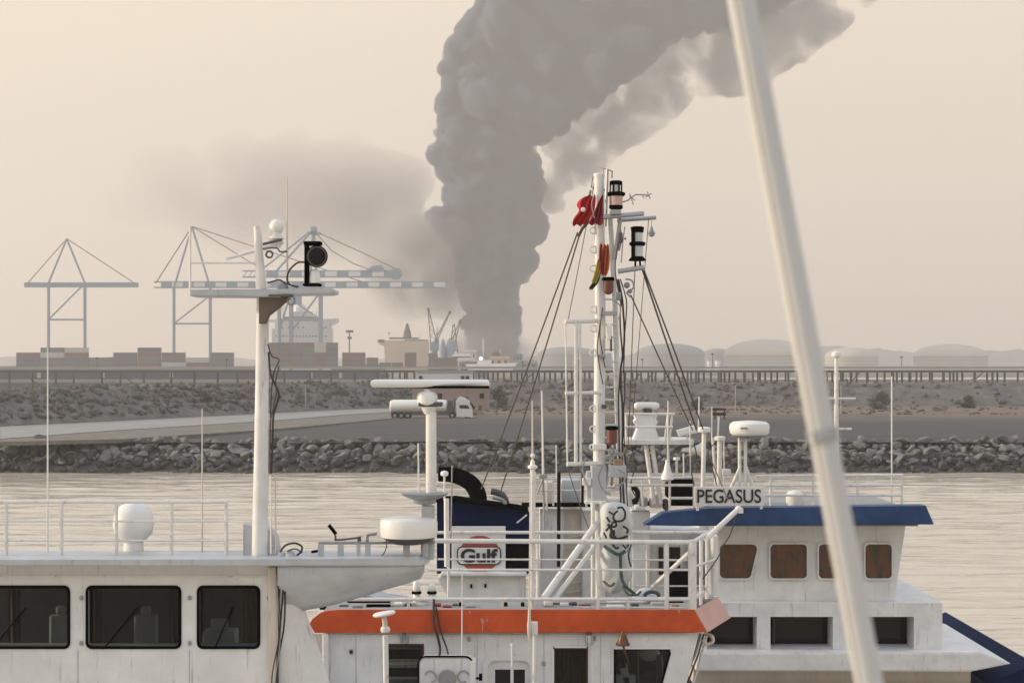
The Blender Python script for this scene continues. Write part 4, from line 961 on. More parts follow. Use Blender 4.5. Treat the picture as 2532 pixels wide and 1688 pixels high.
# right: upper works outside the photograph's edge
pole('aerial', 2205, 930, 2205, 1255, 34.5, 3.6, 'white_tube', 'tall whip aerial near the bow end of the tug roof', 'aerial')
pole('tug_mast', 2068, 880, 2068, 1252, 35.5, 15, 'white_tube', 'plain white signal mast on the tug roof right of the radar dome', 'mast', [(884, 8), (880, 12), (872, 12), (868, 5)], 9)
mb = MB(); mb.t([(2020, 985, 35.5), (2116, 985, 35.5)], 6); mb.t([(2030, 1060, 35.5), (2106, 1060, 35.5)], 6); single('mast_yard', mb, 'white_tube', 'pair of short crossbars on the signal mast', 'crossbar')
mb = MB(); mb.lathe(1965, [(1252, 20), (1248, 22), (1222, 22), (1214, 14), (1211, 3)], 34.8, 20); single('vent_mushroom', mb, 'white_clean', 'broad white vent on the tug roof left of the signal mast', 'vent')
# ================================================================== NEAR BOAT with orange roof band (about 25 m away)
d = 25.0
T = NBT = thing('fishing_boat', 'white wheelhouse with an orange red roof band in the middle foreground', 'boat', P(1260, 2300, 27))
# roof band: front board and the end board turning the corner
mb = MB(); mb.poly([(838, 1507), (1718, 1507), (1749, 1562), (778, 1564), (765, 1541), (772, 1530), (792, 1514), (812, 1509)], 25.0, .05, .006); rb = obj('roof_band', mb, 'orange_band', T, False)
mb = MB()
A, B_, C_, D_ = P(1719, 1507, 25.0), P(1775, 1475, 26.45), P(1807, 1526, 26.35), P(1750, 1562, 25.0)
nn = (B_-A).cross(D_-A).normalized()*.05
mb.quad_grid([[A, B_, C_, D_], [A+nn, B_+nn, C_+nn, D_+nn]], True, True); obj('roof_band_end', mb, 'pink_band', T, False, label='pinkish end board of the roof band turning the corner')
mb = MB()
mk('paint_scrape', (.55, .25, .19), .7)
for pts in ([(1188, 1530), (1193, 1527), (1198, 1534), (1195, 1545), (1194, 1560), (1191, 1560), (1192, 1545)], [(1203, 1530), (1207, 1527), (1207, 1534), (1204, 1538)], [(1158, 1511), (1164, 1510), (1164, 1515), (1160, 1516)], [(1676, 1508), (1681, 1506), (1682, 1513), (1678, 1516)]):
    mb.poly(pts, 24.994, .004); obj('paint_scrape', mb, 'paint_scrape', rb, False); mb = MB()
# roof deck
z_t = P(0, 1507, 25).z
mb = MB(); mb.box((P(800, 0, 25).x, 25.06, z_t-.30), (P(1722, 0, 25).x, 26.2, z_t-.02)); mb.box((P(806, 0, 25).x, 26.2, z_t-1.0), (P(1688, 0, 25).x, 30.2, z_t-.8)); obj('roof_deck', mb, 'deck', T, False)
mb = MB(); mb.box((P(1722, 0, 25).x, 26.4, z_t-.30), (P(1775, 0, 26.4).x, 26.6, z_t-.03)); obj('roof_deck', mb, 'deck', T, False)
# cabin front: panels left between the openings (real openings)
yb = 2250; fw = 25.12
mb = MB()
def wallp(x0, y0, x1, y1): mb.b(x0, y1, x1, y0, fw, .12)
wallp(805, 1563, 950, yb); wallp(950, 1563, 1045, 1594); wallp(950, 1760, 1045, yb); wallp(1045, 1563, 1224, yb)
wallp(1224, 1563, 1298, 1652); wallp(1224, 1760, 1298, yb); wallp(1298, 1563, 1371, yb); wallp(1371, 1563, 1451, 1600); wallp(1371, 1760, 1451, yb)
wallp(1451, 1563, 1520, yb); wallp(1520, 1563, 1658, 1602); wallp(1520, 1760, 1658, yb)
mb.poly([(1658, 1563), (1728, 1563), (1690, 1720), (1690, yb), (1612, yb), (1612, 1760), (1636, 1690), (1658, 1612)], fw, .12)
obj('front_wall', mb, 'white_paint', T, False)
mb = MB(); mb.box((P(805, 0, fw).x, fw+.12, P(0, yb, fw).z), (P(805, 0, fw).x+.1, 29.8, z_t-1.0)); mb.box((P(1690, 0, fw).x-.1, fw+.12, P(0, yb, fw).z), (P(1690, 0, fw).x, 29.8, z_t-1.0))
mb.box((P(805, 0, fw).x, 29.7, P(0, yb, fw).z), (P(1690, 0, fw).x, 29.8, z_t-1.0)); mb.b(808, yb, 1688, 1520, 26.1, .08); obj('side_wall', mb, 'white_paint', T, False)
for x in (880, 1180, 1345, 1485): mb = MB(); mb.b(x-1, 1900, x+1, 1566, fw-.006, .01); obj('weld_seam', mb, 'grey_paint', T, False)
for x, y in ((868, 1610), (868, 1612), (1470, 1578), (1345, 1640), (1160, 1580)): mb = MB(); mb.b(x-4, y+5, x+4, y-5, fw-.03, .04, .005); obj('bolt_plate', mb, 'galv', T, False)
for i in range(22):
    x = 850+i*40; mb = MB(); mb.b(x-1.6, 1560, x+1.6, 1557, 24.992, .012); obj('rivet', mb, 'orange_band', rb, False)
mb = MB(); mb.t([(815, 1569, fw-.03), (1700, 1569, fw-.03)], 3.5, 6); obj('drip_rail', mb, 'white_tube', T)
mb = MB(); mb.b(797, yb, 812, 1566, 25.0, .2, .02); obj('corner_post', mb, 'white_tube', T, False)
mb = MB(); mb.b(1520, 1604, 1660, 1599, fw-.03, .04); mb.b(1371, 1601, 1451, 1597, fw-.03, .04); mb.b(1365, yb, 1370, 1604, fw-.02, .03); mb.b(1462, yb, 1466, 1600, fw-.02, .03); obj('window_drip', mb, 'white_clean', T, False)
mb = MB(); mb.b(1005, 1590, 1010, 1563, fw-.1, .1); mb.b(990, 1590, 995, 1563, fw-.1, .1); obj('wiper_bracket', mb, 'galv', T, False)
def window(x0, y0, x1, y1, par=T):
    mb = MB(); mb.b(x0, y1, x1, y0, fw+.06, .012); w_ = obj('window', mb, 'window_glass', par, False)
    mb = MB()
    for (a_, b_, c_, e_) in ((x0-3, y0-3, x1+3, y0+3), (x0-3, y0+3, x0+2, y1), (x1-2, y0+2, x1+3, y1)): mb.b(a_, e_, c_, b_, fw-.012, .09)
    obj('gasket', mb, 'red_gasket', w_, False); return w_
mk('red_gasket', (.06, .012, .01), .7)
w1 = window(950, 1594, 1045, 1760); window(1371, 1600, 1451, 1760)
# window with the slanted side
sl_pts = [(1520, 1602), (1648, 1602), (1658, 1612), (1636, 1690), (1612, 1760), (1520, 1760)]
mb = MB(); mb.poly(sl_pts, fw+.06, .012); w_ = obj('window', mb, 'window_glass', T, False)
mb = MB(); mb.t([(1520, 1760, fw), (1520, 1604, fw)], 5, 6); mb.t([(1520, 1604, fw), (1648, 1603, fw), (1657, 1613, fw), (1636, 1690, fw), (1612, 1760, fw)], 5, 6); obj('gasket', mb, 'black_metal', w_)
mb = MB(); mb.b(1577, 1760, 1580, 1604, fw+.2, .02); obj('window_bar', mb, 'galv', w_, False)
# small window in a raised rounded frame
w_ = None
mb = MB(); mb.b(1224, 1760, 1298, 1652, fw+.06, .012); w_ = obj('window', mb, 'dark_glass', T, False)
mb = MB(); out = rnd_rect(1194, 1621, 1322, 1800, 24); inn = rnd_rect(1206, 1632, 1310, 1790, 18)
mb.quad_grid([[P(*a_, fw-.05), P(*b_, fw-.05), P(*b_, fw), P(*a_, fw)] for a_, b_ in zip(out+out[:1], inn+inn[:1])], True); obj('raised_frame', mb, 'white_paint', w_, False)
mb = MB(); mb.b(1262, 1760, 1270, 1652, fw+.02, .06); mb.b(1222, 1654, 1300, 1649, fw-.01, .08); obj('window_bar', mb, 'white_paint', w_, False)
# inside the wheelhouse: dark back wall, blinds, curtains, seat
mb = MB(); mb.b(820, 2000, 1672, 1590, 26.0, .08); obj('inner_wall', mb, 'dark_grey', T, False)
mb = MB(); mb.b(820, 2000, 1672, 1900, 25.3, .65); obj('cabin_floor', mb, 'wood', T, False)
mb = MB(); mb.b(955, 1604, 1044, 1600, fw+.16, .03); mb.b(955, 1636, 1044, 1630, fw+.3, .05); mb.b(955, 1650, 1044, 1643, fw+.3, .3); obj('blind_slat', mb, 'white_paint', T, False)
mb = MB(); mb.b(958, 1629, 1042, 1606, fw+.4, .02); obj('blind', mb, 'dark_grey', T, False)
mb = MB(); mb.b(950, 1700, 1044, 1676, fw+.7, .4, .02); obj('console', mb, 'grey_paint', T, False)
def drape(x0, x1, y0, y1, dd, nm, mat):
    mb = MB(); rows = []
    for i in range(25):
        u = i/24; x = x0+(x1-x0)*u; dy = .03*math.sin(u*22)
        rows.append([P(x, y0, dd+dy), P(x+2*math.sin(u*9), (y0+y1)/2, dd+dy*1.3), P(x, y1, dd+dy)])
    mb.quad_grid(rows); obj(nm, mb, mat, T)
drape(1374, 1412, 1606, 1770, fw+.25, 'curtain', 'curtain'); drape(1432, 1450, 1606, 1770, fw+.25, 'curtain', 'curtain')
drape(1523, 1548, 1606, 1650, fw+.2, 'curtain', 'curtain'); drape(1622, 1640, 1618, 1690, fw+.4, 'curtain', 'grey_paint')
mb = MB(); mb.ball(1606, 1616, 25.7, 26, 3, (1, .6, .7)); obj('ceiling_lamp', mb, 'white_clean', T)
mb = MB(); mb.b(1578, 1730, 1640, 1660, 25.6, .2, .06); obj('seat', mb, 'dark_grey', T, False)
mb = MB(); mb.b(1524, 1760, 1572, 1668, 25.5, .2, .03); obj('locker', mb, 'white_paint', T, False)
mb = MB(); mb.poly([(1532, 1655), (1545, 1632), (1552, 1640), (1557, 1690), (1548, 1700)], 25.5, .1); obj('locker', mb, 'sign_white', T, False)
# deckhouse piece at the left behind the corner
mb = MB(); mb.b(745, 2200, 800, 1566, 26.2, 3.0); obj('deckhouse', mb, 'cream_panel', T, False)
mb = MB(); mb.b(792, 1660, 806, 1635, 26.15, .04); mb.b(760, 1640, 776, 1618, 26.15, .04); obj('vent_grille', mb, 'galv', T, False)
mb = MB(); mb.poly([(700, 2700), (560, 2300), (2050, 2300), (1900, 2700)], 23.0, 9); obj('hull', mb, 'navy', T, False)
# things hung on the wheelhouse
mb = MB(); mb.lathe(1540, [(1594, 17), (1592, 18), (1586, 14), (1576, 10.5), (1569, 8), (1564, 4), (1560, 3)], 24.9, 20); bl = single('ship_bell', mb, 'bronze', 'brown bell hanging under the right end of the orange band', 'bell')
mb = MB(); mb.t([(1541, 1594, 24.9), (1545, 1612, 24.9), (1556, 1640, 24.95)], 6, 8, 3); single('bell_rope', mb, 'bronze', 'short knotted rope hanging from the bell', 'rope')
T = thing('wall_lamp', 'small clear glass lamp under the orange band left of the bell', 'lamp', P(1457, 1594, 25.0))
mb = MB(); mb.lathe(1457, [(1569, 8), (1562, 8)], 25.0, 14); obj('cap', mb, 'red_thing', T)
mb = MB(); mb.lathe(1457, [(1593, 3), (1591, 7), (1580, 9), (1569, 8)], 25.0, 14); obj('glass', mb, 'lens_clear', T)
mb = MB()
for k in range(6):
    a = k*math.pi/3; c_ = P(1457, 0, 25.0); q = 10*25/F; mb.tube([Vector((c_.x+q*math.cos(a), 25+q*math.sin(a), P(0, 1568, 25).z)), Vector((c_.x+q*.9*math.cos(a), 25+q*.9*math.sin(a), P(0, 1594, 25).z))], .005, 5)
obj('guard', mb, 'galv', T)
# cables and hoses at the right corner
T = thing('cable_bundle', 'hoses and cables tied down the right corner of the wheelhouse', 'cables', P(1700, 1700, 25.1))
for i, (x0, x1, w, m_) in enumerate(((1712, 1672, 7, 'white_tube'), (1722, 1684, 5, 'teal_rope'), (1732, 1692, 8, 'galv'), (1740, 1700, 5, 'rope'), (1748, 1712, 6, 'white_tube'))):
    mb = MB(); mb.t([(x0, 1566, 25.3+.08*i), (x0-12, 1612, 25.2+.08*i), ((x0+x1)/2-5+rnd.uniform(-4, 4), 1650, 25.2+.08*i), (x1, 1700, 25.2+.08*i), (x1-4, 1800, 25.2+.08*i)], w, 8, smooth=5); obj('cable', mb, m_, T)
mb = MB(); mb.t([(1742, 1566, 25.5), (1760, 1572, 25.4), (1762, 1586, 25.4), (1745, 1592, 25.4), (1738, 1580, 25.4)], 9, 10, smooth=5); obj('cable', mb, 'cream_panel', T)
# low black coaming behind the band at right
# square searchlight housing hung before the front wall
T = thing('lamp_panel', 'white rounded panel with a grey round port and two handles before the wheelhouse', 'panel', P(1104, 1720, 24.3))
mb = MB(); mb.poly(rnd_rect(1036, 1625, 1172, 1760, 16), 24.3, .25, .015); obj('panel', mb, 'white_paint', T, False)
mb = MB(); o_ = rnd_rect(1034, 1622, 1168, 1762, 18); q = [P(x, y, 24.30) for x, y in o_]; mb.tube(q+[q[0]], .014, 8); obj('rim', mb, 'black_metal', T)
mb = MB(); mb.b(1160, 1760, 1176, 1632, 24.28, .3, .02); obj('side_flange', mb, 'white_clean', T, False)
mb = MB(); c_ = P(1106, 1677, 24.28); g = [[Vector((c_.x+q*math.cos(a*math.pi/16), 24.28+o_, c_.z+q*math.sin(a*math.pi/16))) for a in range(32)] for o_, q in ((0, .125), (-.02, .12), (-.025, .001))]; mb.quad_grid(g, True); obj('port', mb, 'galv', T)
for cx_ in (1064, 1146):
    mb = MB(); q = [P(cx_+14*math.cos(R(a)), 1672+14*math.sin(R(a)), 24.27) for a in range(-160, 100, 20)] if cx_ < 1100 else [P(cx_+14*math.cos(R(a)), 1672+14*math.sin(R(a)), 24.27) for a in range(60, 341, 20)]
    mb.tube(q, .012, 8); obj('handle', mb, 'galv', T)
mb = MB(); mb.b(1184, 1682, 1192, 1670, 24.4, .2); mb.t([(1174, 1676, 24.5), (1190, 1676, 24.5)], 6); obj('hinge', mb, 'black_metal', T, False)
# T shaped aerial post in front
T = thing('gps_aerial', 'white T shaped post with a flat disc in front of the orange band', 'aerial', P(952, 1900, 24.2))
mb = MB(); mb.t([(957, 1900, 24.2), (953, 1570, 24.2)], 14, 12); mb.lathe(953, [(1562, 10), (1558, 12), (1552, 12), (1548, 9)], 24.2, 14); obj('post', mb, 'white_tube', T)
mb = MB(); mb.t([(953, 1552, 24.2), (950, 1524, 24.2)], 13, 12, 12); obj('neck', mb, 'cream_panel', T)
mb = MB(); a_, b_ = P(922, 1521, 24.2), P(978, 1512, 24.2)
rings = []
c_ = (a_+b_)/2; ax = (b_-a_).normalized(); upv = Vector((-ax.z, 0, ax.x))
for h_, q in ((-.025, .10), (-.018, .155), (0, .165), (.02, .15), (.028, .08)): rings.append([c_+upv*h_+ax*q*math.cos(k*math.pi/12)+Vector((0, 1, 0))*q*math.sin(k*math.pi/12) for k in range(24)])
mb.quad_grid(rings, True, True); obj('disc', mb, 'white_clean', T)
# whips crossing the band
pole('aerial', 1143, 1418, 1142, 1624, 24.6, 3.4, 'white_tube', 'thin cream whip aerial standing on the round ported panel', 'aerial', w1=2.4)
pole('aerial', 1266, 1592, 1265, 1800, 24.4, 5, 'white_tube', 'short thin aerial in front of the small framed window', 'aerial', [(1596, 4), (1590, 4)])
T = thing('aerial', 'whip aerial with a swollen base crossing the orange band', 'aerial', P(1335, 1800, 24.6))
mb = MB(); mb.t([(1309, 1505, 24.6), (1311, 1170, 25.0)], 4, 8, 2.6); obj('whip', mb, 'cream_panel', T)
mb = MB(); mb.lathe(1309, [(1585, 1), (1566, 5), (1545, 6), (1530, 4), (1510, 3.5), (1500, 2)], 24.6, 12); obj('base', mb, 'cream_panel', T)
mb = MB(); mb.t([(1320, 1800, 24.65), (1322, 1545, 24.65)], 9, 10); mb.b(1314, 1570, 1330, 1538, 24.6, .12, .01); obj('bracket', mb, 'white_tube', T)
mb = MB(); mb.t([(1073, 1480, 24.98), (1072, 1540, 24.95), (1080, 1565, 24.95), (1088, 1600, 25.0), (1086, 1624, 24.4)], 6, 8, smooth=5); mb.t([(1078, 1500, 24.98), (1090, 1560, 24.95), (1104, 1600, 25), (1110, 1626, 24.4)], 4, 8, smooth=5)
single('cable', mb, 'wire', 'pair of dark cables looping over the orange band to the panel', 'cable')

# roof railing: front run, back run, side run
def post(T, pts, w, mat='white_tube'): mb = MB(); mb.t(pts, w); obj('post', mb, mat, T)
def rail(T, pts, w, mat='white_tube'): mb = MB(); mb.t(pts, w); obj('rail', mb, mat, T)
T = thing('railing', 'front railing of the orange roof with three thin rails', 'railing', P(1400, 1507, 25.1))
rail(T, [(1040, 1336, 25.1), (1712, 1340, 25.1)], 12); rail(T, [(1060, 1408, 25.1), (1702, 1408, 25.1)], 6); rail(T, [(862, 1481, 25.1), (1706, 1480, 25.1)], 9)
for x, w in ((1010, 8), (1242, 6), (1478, 10), (1553, 8), (1648, 12)): post(T, [(x, 1481 if x in (1010, 1242, 1553) else 1338, 25.1), (x, 1508, 25.1)], w)
post(T, [(1712, 1334, 25.1), (1712, 1510, 25.1)], 21); rail(T, [(1420, 1500, 25.15), (1700, 1502, 25.15)], 5)
T = thing('railing', 'side railing running back from the right corner of the orange roof', 'railing', P(1745, 1500, 25.8))
rail(T, [(1712, 1340, 25.1), (1742, 1322, 25.9), (1772, 1314, 26.6)], 10); rail(T, [(1712, 1402, 25.1), (1758, 1386, 26.4), (1774, 1378, 26.6)], 6); rail(T, [(1712, 1480, 25.1), (1740, 1462, 25.8)], 7)
for x, dd, w, yb_ in ((1733, 25.7, 8, 1495), (1748, 26.0, 8, 1480), (1770, 26.6, 12, 1472)): post(T, [(x, 1325, dd), (x, yb_, dd)], w)
T = thing('railing', 'rear railing of the orange roof seen through the front one', 'railing', P(1400, 1460, 27.2))
rail(T, [(1082, 1316, 27.2), (1775, 1315, 27.2)], 8); rail(T, [(1082, 1382, 27.2), (1700, 1384, 27.2)], 5)
for x in (1109, 1330, 1560, 1735): post(T, [(x, 1316, 27.2), (x, 1583, 27.2)], 7)
# davit arm at the corner
T = thing('davit', 'white diagonal boom with a rounded end at the right corner of the rail', 'davit', P(1745, 1340, 26))
mb = MB(); mb.t([(1744, 1334, 25.8), (1824, 1259, 26.2)], 13, 12); mb.ball(1826, 1258, 26.2, 9); mb.lathe(1830, [(1268, 8), (1256, 8)], 26.2, 12); obj('boom', mb, 'white_tube', T)
mb = MB(); mb.t([(1822, 1268, 26.2), (1806, 1320, 26.2), (1790, 1345, 26.1), (1775, 1378, 26.0), (1738, 1430, 25.7)], 3, 6, smooth=4); obj('fall_rope', mb, 'wire', T)
mb = MB(); mb.t([(1704, 1366, 25.3), (1612, 1452, 26.3)], 11, 12); single('brace', mb, 'white_tube', 'diagonal white brace behind the front rail near the doorway', 'brace')
# aerial posts at the rail
T = thing('aerial', 'thick white aerial post with a collar standing at the front rail', 'aerial', P(1317, 1507, 25.2))
mb = MB(); mb.t([(1316, 1507, 25.2), (1316, 1330, 25.2), (1318, 1165, 25.2)], 14, 12); obj('post', mb, 'white_tube', T)
mb = MB(); mb.lathe(1317, [(1165, 6), (1160, 6), (1157, 12), (1151, 12), (1148, 6), (1140, 5), (1136, 3)], 25.2, 16); mb.ball(1317, 1126, 25.2, 6); obj('collar', mb, 'white_clean', T)
mb = MB(); mb.t([(1317, 1138, 25.2), (1316, 990, 25.2)], 5, 8, 3); obj('whip', mb, 'cream_panel', T)
T = thing('aerial', 'thin white whip aerial just right of the thick post', 'aerial', P(1342, 1170, 26.5)); mb = MB(); mb.t([(1343, 1172, 26.5), (1340, 966, 26.5)], 6, 8, 3.4); obj('whip', mb, 'white_tube', T)
mb = MB(); mb.b(1333, 1182, 1353, 1172, 26.4, .1, .01); mb.t([(1343, 1180, 26.5), (1346, 1310, 26.5)], 5); mb.t([(1342, 1185, 26.5), (1328, 1220, 26.5)], 4); obj('bracket', mb, 'galv', T, False)
T = thing('aerial', 'white post with a round white aerial head beside the navy funnel', 'aerial', P(1105, 1400, 25.4)); mb = MB(); mb.t([(1105, 1400, 25.4), (1104, 1232, 25.4)], 13, 12); obj('post', mb, 'white_tube', T)
mb = MB(); mb.t([(1099, 1236, 25.4), (1099, 1176, 25.4)], 5); obj('neck', mb, 'white_tube', T); mb = MB(); mb.lathe(1099, [(1178, 3), (1175, 9), (1169, 10), (1165, 8), (1163, 2)], 25.4, 16); obj('head', mb, 'white_clean', T)
pole('aerial', 1118, 1150, 1115, 1330, 25.5, 3.4, 'galv', 'thin grey aerial in front of the black exhaust', 'aerial')
# clutter on the roof just above the band
T = thing('deck_gear', 'low pipes and clamps lying along the roof edge above the band', 'deck gear', P(1200, 1505, 25.6))
for i, (x0, x1, y, m_, w) in enumerate(((1185, 1234, 1500, 'dark_grey', 7), (1070, 1105, 1497, 'red_thing', 8), (860, 965, 1488, 'black_metal', 12), (1350, 1420, 1492, 'dark_grey', 5), (1440, 1545, 1494, 'black_metal', 6), (1600, 1690, 1490, 'black_metal', 8), (1500, 1600, 1488, 'white_tube', 7), (1590, 1612, 1483, 'grey_paint', 14))):
    mb = MB(); mb.t([(x0, y, 25.7+.1*(i % 3)), (x1, y-1, 25.7+.1*(i % 3))], w); obj('pipe', mb, m_, T)
for x, w in ((1134, 10), (1246, 9), (1288, 9), (1313, 6)): mb = MB(); mb.b(x, 1503, x+w, 1490, 25.5, .1, .01); obj('clamp', mb, 'black_metal', T, False)
mb = MB(); mb.b(1345, 1497, 1367, 1483, 25.4, .2, .02); single('roof_light', mb, 'white_clean', 'small cream box lamp on the roof edge below the diagonal struts', 'lamp')
mb = MB(); mb.b(1128, 1508, 1300, 1493, 26.2, .5, .03); single('skylight', mb, 'grey_paint', 'low pale hatch on the roof behind the clamps', 'hatch')
mb = MB(); mb.poly([(845, 1492), (862, 1478), (903, 1468), (950, 1486), (1000, 1492), (1000, 1500), (845, 1502)], 26.0, .9, .02); single('raft_cover', mb, 'tarp', 'low grey covered gear on the roof left end under the bracket', 'cover')
T = thing('valve', 'pair of white valve heads with black collars left of the funnel casing', 'valve', P(1050, 1500, 26))
for x, yt_ in ((1030, 1440), (1068, 1448)): mb = MB(); mb.lathe(x, [(1498, 9), (1470, 9), (1464, 5), (1458, 9), (yt_, 9), (yt_-6, 5)], 26, 16); obj('head', mb, 'white_clean', T); mb = MB(); mb.lathe(x, [(1467, 12), (1461, 12)], 26, 16); obj('collar', mb, 'black_metal', T)
bits = [('black_metal', 790, 1507, 40, 6), ('green_cloth', 838, 1505, 22, 9), ('galv', 870, 1503, 26, 7), ('black_metal', 905, 1502, 60, 7), ('tarp', 968, 1503, 30, 10), ('dark_grey', 1002, 1503, 16, 12), ('red_thing', 1072, 1504, 18, 12), ('red_thing', 1094, 1504, 22, 7),
        ('dark_grey', 1118, 1500, 14, 7), ('galv', 1150, 1503, 24, 6), ('white_clean', 1385, 1500, 22, 9), ('dark_grey', 1412, 1500, 15, 11), ('lantern_red', 1432, 1500, 30, 6), ('white_clean', 1500, 1503, 44, 7), ('dark_grey', 1560, 1500, 20, 8), ('tarp', 1610, 1498, 34, 9), ('wood', 1660, 1500, 20, 6)]
GT = thing('deck_clutter', 'row of small clamps, blocks and scraps just behind the orange band', 'deck gear', P(1200, 1507, 25.4))
for m_, x, y, w, h in bits:
    mb = MB(); mb.b(x, y, x+w, y-h, 25.3+rnd.uniform(0, .3), .12, .012); obj('block', mb, m_, GT, False)
# heap of light rope and rubble-like gear on the roof left part
mb = MB()
for k in range(5):
    q = []
    for i in range(70): a = i*.35; q.append(P(990+k*14+14*math.cos(a+k)+i*.1, 1497+5*math.sin(a*1.3+k)-2*math.cos(k), 25.8+.25*math.sin(a)))
    mb.tube(q, .02, 6)
single('rope_heap', mb, 'cream_panel', 'tangled heap of pale rope on the roof left of the red clamp', 'rope')

# ------------------------------------------------------------------ main mast
DM = 27.2
T = MT = thing('main_mast', 'tall white twin mast with ladder rungs and crossarms', 'mast', P(1495, 1500, DM))
mb = MB(); mb.t([(1481, 1585, DM), (1481, 1100, DM), (1484, 760, DM), (1481, 440, DM)], 30, 18, 25); mb.lathe(1481, [(440, 13), (432, 14), (429, 12)], DM, 16); obj('pole', mb, 'white_paint', T)
mb = MB(); mb.t([(1545, 1250, DM+.1), (1530, 1080, DM+.1), (1520, 760, DM+.1), (1508, 540, DM+.1)], 17, 14, 14); obj('pole', mb, 'white_paint', T)
mb = MB(); mb.t([(1534, 540, DM), (1520, 640, DM)], 10); mb.t([(1502, 418, DM-.15), (1497, 560, DM-.15)], 7); obj('strut', mb, 'steel', T)
y = 740
while y < 1240: mb = MB(); mb.t([(1490, y, DM), (1524+(y-760)*.03, y, DM)], 4.5, 8); obj('rung', mb, 'white_tube', T); y += 31
for y in (570, 617, 664, 765, 812, 872, 1010, 1060, 1105):
    mb = MB(); q = [P(1470+12*math.cos(R(a)), y+8*math.sin(R(a)), DM-.05) for a in range(80, 281, 25)]; mb.tube(q, .012, 6); obj('step', mb, 'white_tube', T)
for (x0, y0, x1, y1, w, dd) in ((1490, 537, 1592, 528, 12, DM-.2), (1526, 545, 1622, 538, 10, DM+.3), (1528, 671, 1592, 661, 12, DM-.1)): mb = MB(); mb.t([(x0, y0, dd), (x1, y1, dd)], w, 12); obj('crossarm', mb, 'steel', T)
mb = MB(); mb.t([(1492, 440, DM), (1492, 416, DM), (1514, 424, DM), (1513, 440, DM)], 4, 6); mb.t([(1466, 434, DM), (1462, 462, DM), (1472, 470, DM)], 4, 6); mb.t([(1468, 464, DM), (1496, 470, DM)], 5, 6); mb.t([(1460, 470, DM), (1454, 490, DM)], 5, 6); obj('top_bracket', mb, 'galv', T)
# side frame on the left
for y, x0, w in ((795, 1397, 11), (972, 1398, 9), (1147, 1402, 11)): mb = MB(); mb.t([(x0, y, DM-.3), (1488, y-2, DM-.1)], w, 12); obj('gallery_arm', mb, 'white_tube', T)
for x, w, x2 in ((1398, 4, 1403), (1424, 10, 1424), (1434, 7, 1436)): mb = MB(); mb.t([(x, 795, DM-.25), (x2, 1147, DM-.25)], w, 12); obj('gallery_post', mb, 'white_tube', T)
# foot: collar frames, struts
mb = MB(); mb.b(1462, 1260, 1500, 1152, DM-.15, .3, .02); mb.b(1450, 1240, 1466, 1165, DM-.1, .2, .02); obj('mast_box', mb, 'grey_paint', T, False)
mb = MB(); mb.t([(1500, 1215, DM-.05), (1540, 1205, DM)], 7); mb.t([(1450, 1235, DM-.1), (1545, 1240, DM)], 9); mb.t([(1515, 1100, DM), (1500, 1200, DM)], 6); obj('cross_brace', mb, 'white_tube', T)
for a_, b_, w in (((1478, 1290, 27.0), (1345, 1478, 25.6), 17), ((1486, 1330, 27.0), (1372, 1480, 25.7), 12)): mb = MB(); mb.t([a_, b_], w, 14); obj('strut', mb, 'white_tube', T)
mb = MB(); mb.t([(1466, 1585, DM-.3), (1466, 1240, DM-.3)], 10); mb.t([(1490, 1585, DM-.3), (1488, 1240, DM-.3)], 12); obj('strut', mb, 'white_tube', T)
# cables on the mast
T = thing('mast_cables', 'dark cables running down the right side of the main mast', 'cables', P(1540, 1150, DM))
for i, (x0, w) in enumerate(((1536, 4), (1541, 5), (1546, 3))):
    mb = MB(); pts = [(x0-12, 690, DM-.1)]+[(x0+3*math.sin(y*.03+i*2)-(4 if y > 900 else 0), y, DM-.1) for y in range(740, 1050, 35)]+[(x0-4+i*2, 1150, DM-.1), (x0+i*3, 1260, DM-.1)]
    mb.t(pts, w, 8, smooth=3); obj('cable', mb, 'wire', T)
for i, (x, y) in enumerate(((1486, 900), (1530, 700), (1492, 860))):
    mb = MB(); q = [(x-2, y-100, DM-.2), (x-9, y-40, DM-.25), (x-3, y+10, DM-.2), (x+5, y+50, DM-.2)]; mb.t(q, 3, 6, smooth=5); obj('halyard', mb, 'rope', T)
# fittings crowding the mast
fit = [('grey_paint', 1496, 905, 1512, 872), ('white_clean', 1500, 840, 1514, 800), ('dark_grey', 1509, 868, 1514, 830), ('galv', 1478, 884, 1496, 876), ('dark_grey', 1488, 1010, 1500, 1000), ('white_clean', 1466, 1112, 1500, 1098), ('galv', 1505, 1128, 1540, 1118), ('steel', 1488, 780, 1526, 770),
       ('grey_paint', 1505, 1180, 1548, 1150), ('wood', 1518, 1150, 1540, 1135), ('white_clean', 1440, 1200, 1462, 1182), ('dark_grey', 1530, 600, 1540, 575), ('galv', 1522, 742, 1536, 722), ('white_clean', 1446, 1246, 1500, 1238)]
for m_, x0, y0, x1, y1 in fit: mb = MB(); mb.b(x0, y0, x1, y1, DM-.22, .14, .012); obj('fitting', mb, m_, T, False)
for pts, w in (([(1508, 1105), (1522, 1118), (1512, 1135), (1498, 1128)], 4), ([(1528, 1160), (1546, 1172), (1540, 1195), (1520, 1200)], 4), ([(1470, 480), (1463, 505), (1470, 540)], 3), ([(1520, 745), (1534, 758), (1530, 790)], 4), ([(1492, 1150), (1480, 1180), (1494, 1215), (1512, 1222)], 4), ([(1450, 1130), (1440, 1160), (1452, 1200)], 4)):
    mb = MB(); mb.t([(x, y, DM-.28) for x, y in pts], w, 8, smooth=5); obj('pipe_loop', mb, 'galv', T)
mb = MB(); mb.t([(1545, 1105, DM-.1), (1538, 1130, DM-.1), (1518, 1160, DM-.1), (1512, 1200, DM-.1)], 6, 8, smooth=4); obj('pipe_loop', mb, 'wood', T)
